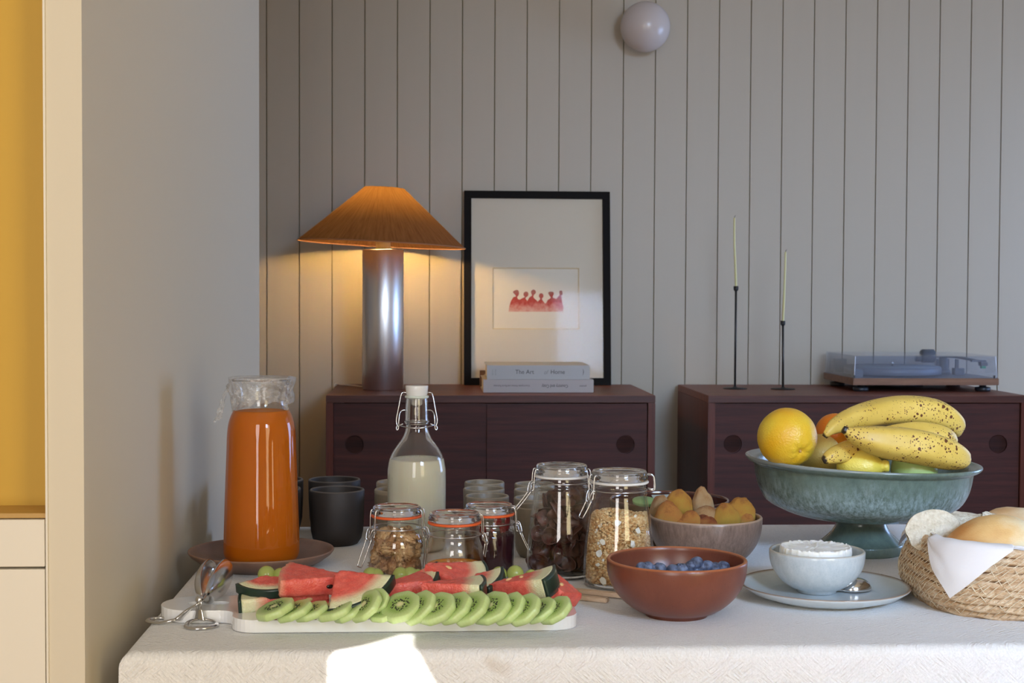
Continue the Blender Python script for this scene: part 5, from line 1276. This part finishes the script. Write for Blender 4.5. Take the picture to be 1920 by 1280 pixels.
# six cloaked figures as one flat watercolour shape each (no likeness)
zoomk = 9.144
def z2f(x, y): return px2f(920 + x / zoomk, 490 + y / zoomk)
figs = [[(310, 855), (325, 760), (350, 680), (395, 605), (430, 595), (438, 580), (415, 550), (390, 520), (400, 500), (440, 480), (480, 488), (492, 530), (485, 570), (462, 600), (475, 635), (510, 650), (540, 700), (545, 855)],
        [(500, 855), (500, 650), (560, 615), (590, 600), (570, 570), (575, 530), (605, 508), (640, 515), (655, 550), (640, 590), (605, 615), (620, 650), (660, 690), (680, 855)],
        [(640, 855), (640, 660), (670, 610), (715, 575), (705, 540), (702, 500), (740, 472), (775, 490), (782, 530), (755, 560), (740, 590), (750, 620), (800, 665), (850, 720), (850, 855)],
        [(780, 855), (800, 690), (850, 645), (855, 625), (835, 590), (845, 550), (875, 535), (908, 555), (910, 600), (890, 625), (895, 655), (930, 700), (950, 720), (950, 855)],
        [(920, 855), (930, 720), (960, 700), (985, 655), (1030, 625), (1035, 600), (1005, 560), (1000, 520), (1040, 508), (1085, 518), (1090, 560), (1070, 600), (1110, 625), (1150, 660), (1160, 855)],
        [(1130, 855), (1130, 640), (1170, 590), (1195, 565), (1185, 510), (1215, 488), (1242, 510), (1240, 560), (1222, 580), (1228, 650), (1240, 720), (1258, 770), (1250, 855)]]
wc = NT('red watercolour'); tcw = wc.coord(); sx = wc.n('ShaderNodeSeparateXYZ'); wc.l(tcw, sx.inputs[0])
z_top = z2f(0, 480)[1]; z_bot = z2f(0, 860)[1]
mr = wc.n('ShaderNodeMapRange'); mr.inputs[1].default_value = z_bot; mr.inputs[2].default_value = z_top; wc.l(sx.outputs[2], mr.inputs[0])
fz = wc.math('ADD', mr.outputs[0], wc.math('MULTIPLY', wc.math('SUBTRACT', wc.noise(70, tcw, 4, .6), .5), .9))
wc.l(wc.ramp(fz, [(.0, lin(214, 168, 150)), (.28, lin(204, 124, 110)), (.5, lin(184, 66, 56)), (.68, lin(176, 84, 74)), (.95, lin(164, 104, 92))]), wc.b.inputs['Base Color']); wc.b.inputs['Roughness'].default_value = .9
for i, fg in enumerate(figs):
    bm = bmesh.new(); pts = [z2f(x, y) for x, y in fg]; pts = [pts[0]] + [tuple(q) for q in smoothprof(pts[1:-1], 3)] + [pts[-1]]
    ov = [bm.verts.new((x, yM + .0033 - .00003 * i, z)) for x, z in pts]; es = [bm.edges.new((ov[j], ov[(j + 1) % len(ov)])) for j in range(len(ov))]
    bmesh.ops.triangle_fill(bm, use_beauty=True, edges=es); me = bpy.data.meshes.new('figure'); bm.to_mesh(me); bm.free(); me.materials.append(wc.m)
    put('painted_figure', me, pr)
put('glazing', mesh('glazing', *box(bw - .002, FW - bw + .002, .009, .0105, bw - .002, FHs - bw + .002), thin('picture glass', (.98, .98, .98, 1), .3, .0015, .05), False), t)

# ================================================================== BOOKS
def text(parent, body, x, z, y, size, m, sx=1.0, rot=0.0, align='CENTER', shear_=0.0, bold=0.0):
    cu = bpy.data.curves.new('lettering', 'FONT'); cu.body = body; cu.size = size; cu.align_x = align; cu.align_y = 'CENTER'; cu.extrude = .0001; cu.shear = shear_; cu.offset = bold
    cu.materials.append(m); o = bpy.data.objects.new('lettering', cu); col.objects.link(o); o.parent = parent
    o.matrix_local = Matrix.Translation((x, y, z)) @ Matrix.Rotation(R(90), 4, 'X') @ Matrix.Rotation(rot, 4, 'Z') @ Matrix.Diagonal((sx, 1, 1, 1))
    bpy.context.view_layer.update(); me = bpy.data.meshes.new_from_object(o.evaluated_get(bpy.context.evaluated_depsgraph_get())); mw = o.matrix_local.copy()
    bpy.data.objects.remove(o); o = put('lettering', me, parent); o.matrix_local = mw; return o
ink = plain('grey-green ink', lin(62, 66, 62), .7); inkl = plain('pale ink', lin(128, 128, 126), .7); pages = plain('book pages', lin(226, 214, 194), .85, bump=.3, bscale=900)
def book(name, label, x0, x1, z0, z1, y0, y1, cov):
    t = thing(name, label, 'book', (x0, y0, z0), group='books stacked before the framed print'); W, D, H = x1 - x0, y1 - y0, z1 - z0; c_ = .0028
    put('cover', bevelled('cover', join(box(0, W, 0, c_, 0, H), box(0, W, c_, D, 0, c_), box(0, W, c_, D, H - c_, H)), cov, .0007), t)
    put('page_block', mesh('pages', *box(.004, W - .004, c_, D - .004, c_ + .0002, H - c_ - .0002), pages, False), t); return t
yb = 4.26
b0, b1 = PY(906, 738, yb), PY(1113, 738, yb); zt1 = SZ + (738 - 713.5) * yb / FP
bk1 = book('book', 'grey-beige book at the bottom of the stack, spine lettering upside down', b0.x, b1.x, SZ + .0005, zt1, yb, yb + .245, plain('greige cover', lin(172, 160, 152), .5))
c0, c1 = PY(913, 713, yb), PY(1106, 713, yb); zt2 = zt1 + (713.5 - 686.5) * yb / FP
bk2 = book('book', 'pale grey book on top of the stack with its title upright', c0.x, c1.x, zt1 + .0005, zt2, yb + .002, yb + .235, plain('pale grey cover', lin(172, 169, 163), .5))
kb = yb / FP
H1 = zt1 - SZ; H2 = zt2 - zt1
# serif-like lettering: thin strokes, slightly condensed
text(bk2, 'The Art', 71 * kb, H2 * .52, -.0002, .0175, ink, .98)
text(bk2, 'of', 110.5 * kb, H2 * .50, -.0002, .0175, inkl, .8, shear_=.35)
text(bk2, 'Home', 133.5 * kb, H2 * .52, -.0002, .0175, ink, .98)
text(bk2, 'MELLOR', 16 * kb, H2 * .5, -.0002, .0055, inkl, .9, rot=R(-90)); text(bk2, 'TAYLOR', 10.5 * kb, H2 * .5, -.0002, .0055, inkl, .8, rot=R(-90))
lf = [(0, .010), (.0018, .006), (.0030, 0), (.0016, -.006), (-.0008, -.012), (.0008, -.004), (.0010, .002)]
put('leaf_mark', mesh('mark', [(181 * kb + x, -.0002, H2 * .52 + z) for x, z in lf], [tuple(range(7))], ink, False), bk2)
text(bk1, 'Country and Cozy', 135 * kb, H1 * .50, -.0002, .0130, ink, .80, rot=PI, bold=.00012)
text(bk1, 'Countryside Homes and Rural Retreats', 53.5 * kb, H1 * .52, -.0002, .0078, ink, .86, rot=PI)
text(bk1, 'gestalten', 188 * kb, H1 * .50, -.0002, .0072, ink, .82, rot=PI)
# small brown block peeping out behind the books
q = PY(905, 708, 4.5); tag(put('wooden_block', bevelled('block', box(-.008, .012, -.01, .01, 0, .052), M['walnut_ply'], .001), None, (q.x, 4.53, SZ)), 'small brown wooden block standing behind the left end of the books', 'block')

# ================================================================== CANDLESTICKS
wax = plain('pale yellow wax', lin(206, 198, 140), .45, sss=.1)
for (bx, by, tz_, ct, Y, lb) in ((1378, 728, 540, [(1380, 540), (1379, 500), (1377, 450), (1377, 408)], 4.45, 'taller black candlestick with a thin leaning pale candle'), (1468, 729, 605, [(1468, 605), (1470, 560), (1472, 510), (1473, 472)], 4.43, 'shorter black candlestick with a thin pale candle')):
    b = PY(bx, by, Y); t = thing('candlestick', lb, 'candlestick', (b.x, Y, SZ), group='thin black candlesticks'); h = PY(bx, tz_, Y).z - SZ
    put('base', mesh('base', *lathe([(0, 0), (.037, 0), (.038, .001), (.037, .0025), (.008, .004), (.004, .008), (0, .008)], 48), M['black_metal']), t)
    topx = PY(ct[0][0], ct[0][1], Y).x - b.x
    put('rod', mesh('rod', *tube([(0, 0, .004), (topx, 0, h - .004)], .0034, 12), M['black_metal']), t)
    put('cup', mesh('cup', *xf(lathe([(0, -.006), (.0045, -.006), (.0075, -.002), (.0078, .009), (.0055, .0095), (.005, .003), (0, .003)], 24), Matrix.Translation((topx, 0, h - .003))), M['black_metal']), t)
    cp = [PY(x, y, Y) - Vector((b.x, Y, SZ)) for x, y in ct]; cp[0] = Vector((topx, 0, h))
    c_ = put('taper_candle', mesh('candle', *tube(rpath([tuple(x) for x in cp], 5), [.0040 - .0012 * i / 15 for i in range(16)], 12), wax), t)
    e = cp[-1]; put('wick', mesh('wick', *tube([e, e + Vector((.0008, 0, .004)), e + Vector((.004, 0, .007))], .0008, 6), M['black_metal']), t)

# ================================================================== TURNTABLE
YT = 4.31
a0 = PY(1600, 722, YT); a1 = PY(1873, 724, YT); zb0 = PY(1700, 722, YT).z; zb1 = PY(1700, 709, YT).z; TW = a1.x - a0.x; TD = .335
t = thing('record_player', 'record player with walnut plinth and clear dust cover on the right sideboard', 'record player', (a0.x, YT, SZ))
z0, z1 = zb0 - SZ, zb1 - SZ
put('plinth', bevelled('plinth', box(0, TW, 0, TD, z0, z1), M['walnut_ply'], .0012), t)
put('top_plate', mesh('plate', *box(.002, TW - .002, .002, TD - .002, z1, z1 + .0008), plain('dark top plate', lin(84, 88, 98), .35), False), t)
for x in (.035, TW - .035):
    for y in (.04, TD - .04):
        put('foot', mesh('foot', *xf(lathe([(0, 0), (.021, 0), (.0235, .002), (.0235, z0 * .58), (.021, z0 * .62), (.011, z0 * .64), (.011, z0), (0, z0)], 32), Matrix.Translation((x, y, 0))), M['black_plastic']), t)
put('motor_housing', mesh('motor', *xf(lathe([(0, z0 * .35), (.085, z0 * .35), (.09, z0 * .45), (.09, z0), (0, z0)], 40), Matrix.Translation((TW * .4, TD * .5, 0))), M['black_plastic']), t)
px_, py_ = TW * .385, TD * .5
pl_ = thing('x', '', '', (0, 0, 0)); bpy.data.objects.remove(pl_)
put('platter', mesh('platter', *xf(lathe([(0, z1 + .006), (.148, z1 + .006), (.150, z1 + .008), (.150, z1 + .026), (.148, z1 + .0275), (0, z1 + .0275)], 96), Matrix.Translation((px_, py_, 0))), plain('platter grey', lin(112, 116, 126), .45, .2)), t)
put('slip_mat', mesh('mat', *xf(lathe([(0, z1 + .0276), (.147, z1 + .0276), (.147, z1 + .030), (0, z1 + .030)], 80), Matrix.Translation((px_, py_, 0))), plain('felt mat', lin(120, 128, 136), .8)), t)
put('spindle', mesh('spindle', *xf(lathe([(0, 0), (.0035, 0), (.0035, .011), (.002, .014), (0, .0145)], 16), Matrix.Translation((px_, py_, z1 + .03))), M['steel']), t)
put('front_block', bevelled('blk', box(TW * .04, TW * .1, .05, .09, z1 + .001, z1 + .024), M['grey_plastic'], .001), t)
ax_, ay_ = TW - .085, TD - .085
arm = put('tonearm', mesh('tonearm', *join(tube(rpath([(ax_ - .05, ay_ - .01, z1 + .057), (ax_, ay_, z1 + .057), (ax_ + .03, ay_ - .05, z1 + .056), (ax_ + .045, ay_ - .19, z1 + .050)]), .0042, 10),
    xf(lathe([(0, 0), (.024, 0), (.024, .012), (.016, .016), (.013, .052), (0, .052)], 28), Matrix.Translation((ax_, ay_, z1 + .001)))), M['grey_plastic']), t)
cw = xf(lathe([(0, -.022), (.018, -.022), (.0215, -.018), (.0215, .018), (.018, .022), (0, .022)], 28), Matrix.Translation((ax_ - .052, ay_ - .004, z1 + .058)) @ Matrix.Rotation(R(90), 4, 'Y'))
put('counterweight', mesh('cw', *join(cw, xf(lathe([(0, -.013), (.010, -.013), (.010, .013), (0, .013)], 20), Matrix.Translation((ax_ - .078, ay_ - .004, z1 + .050)) @ Matrix.Rotation(R(90), 4, 'Y'))), M['grey_plastic']), arm)
hs = put('headshell', bevelled('hs', join(box(ax_ + .018, ax_ + .062, ay_ - .205, ay_ - .185, z1 + .048, z1 + .054), box(ax_ + .045, ax_ + .066, ay_ - .208, ay_ - .183, z1 + .036, z1 + .0478)), M['grey_plastic'], .0008), arm)
put('stylus', mesh('stylus', *box(ax_ + .049, ax_ + .062, ay_ - .203, ay_ - .188, z1 + .028, z1 + .0358), plain('green stylus', lin(30, 150, 110), .4), False), hs)
put('arm_rest', bevelled('rest', join(box(ax_ + .02, ax_ + .03, ay_ - .06, ay_ - .05, z1 + .001, z1 + .05), box(ax_ + .014, ax_ + .045, ay_ - .07, ay_ - .04, z1 + .001, z1 + .022)), M['grey_plastic'], .001), t)
for x in (.055, TW - .055): put('hinge', bevelled('hinge', box(x - .02, x + .02, TD - .006, TD + .008, z1 - .006, z1 + .045), M['grey_plastic'], .001), t)
zc1 = PY(1700, 667, YT).z - SZ; i_ = .008
dc = []
def shellbox(x0, x1, y0, y1, za, zb_, th, tp):
    """open-bottomed cover with slightly leaning walls"""
    o_ = [(x0, y0, za), (x1, y0, za), (x1, y1, za), (x0, y1, za), (x0 + tp, y0 + tp, zb_), (x1 - tp, y0 + tp, zb_), (x1 - tp, y1 - tp * .3, zb_), (x0 + tp, y1 - tp * .3, zb_)]
    n_ = [(x0 + th, y0 + th, za), (x1 - th, y0 + th, za), (x1 - th, y1 - th, za), (x0 + th, y1 - th, za), (x0 + tp + th, y0 + tp + th, zb_ - th), (x1 - tp - th, y0 + tp + th, zb_ - th), (x1 - tp - th, y1 - tp * .3 - th, zb_ - th), (x0 + tp + th, y1 - tp * .3 - th, zb_ - th)]
    fs = [(0, 1, 5, 4), (1, 2, 6, 5), (2, 3, 7, 6), (3, 0, 4, 7), (4, 5, 6, 7)]
    F_ = fs + [tuple(q + 8 for q in f[::-1]) for f in fs] + [(0, 1, 9, 8), (1, 2, 10, 9), (2, 3, 11, 10), (3, 0, 8, 11)]
    return o_ + n_, F_
put('dust_cover', bevelled('cover', shellbox(.003, TW - .003, .004, TD - .004, z1 + .001, zc1, .003, .004), M['acrylic'], .0012), t)
put('cover_edge', mesh('edges', *join(tube([(.0045, .0055, z1 + .003), (.008, .0095, zc1 - .002)], .0014, 8), tube([(TW - .0045, .0055, z1 + .003), (TW - .008, .0095, zc1 - .002)], .0014, 8)), plain('clear edge', lin(220, 226, 236), .15)), t)
for x in (.0, TW - .018): put('bumper', mesh('bumper', *box(x + .002, x + .006, .0005, .004, z1, z1 + .009), M['black_plastic'], False), t)

# ================================================================== WALL GLOBE
g = PY(1210, 50, 4.61)
t = thing('wall_light', 'unlit round white globe light on the plank wall', 'wall light', (g.x, 4.70, g.z))
put('globe', mesh('globe', *xf(uvs(.0800, 64, 32), Matrix.Translation((0, -.088, 0))), plain('opal glass', lin(200, 188, 182), .25, sss=.2, sr=(.02, .02, .02))), t)
put('wall_plate', mesh('plate', *xf(lathe([(0, 0), (.045, 0), (.045, .012), (.040, .014), (0, .014)], 48), Matrix.Rotation(R(90), 4, 'X')), M['cream']), t)
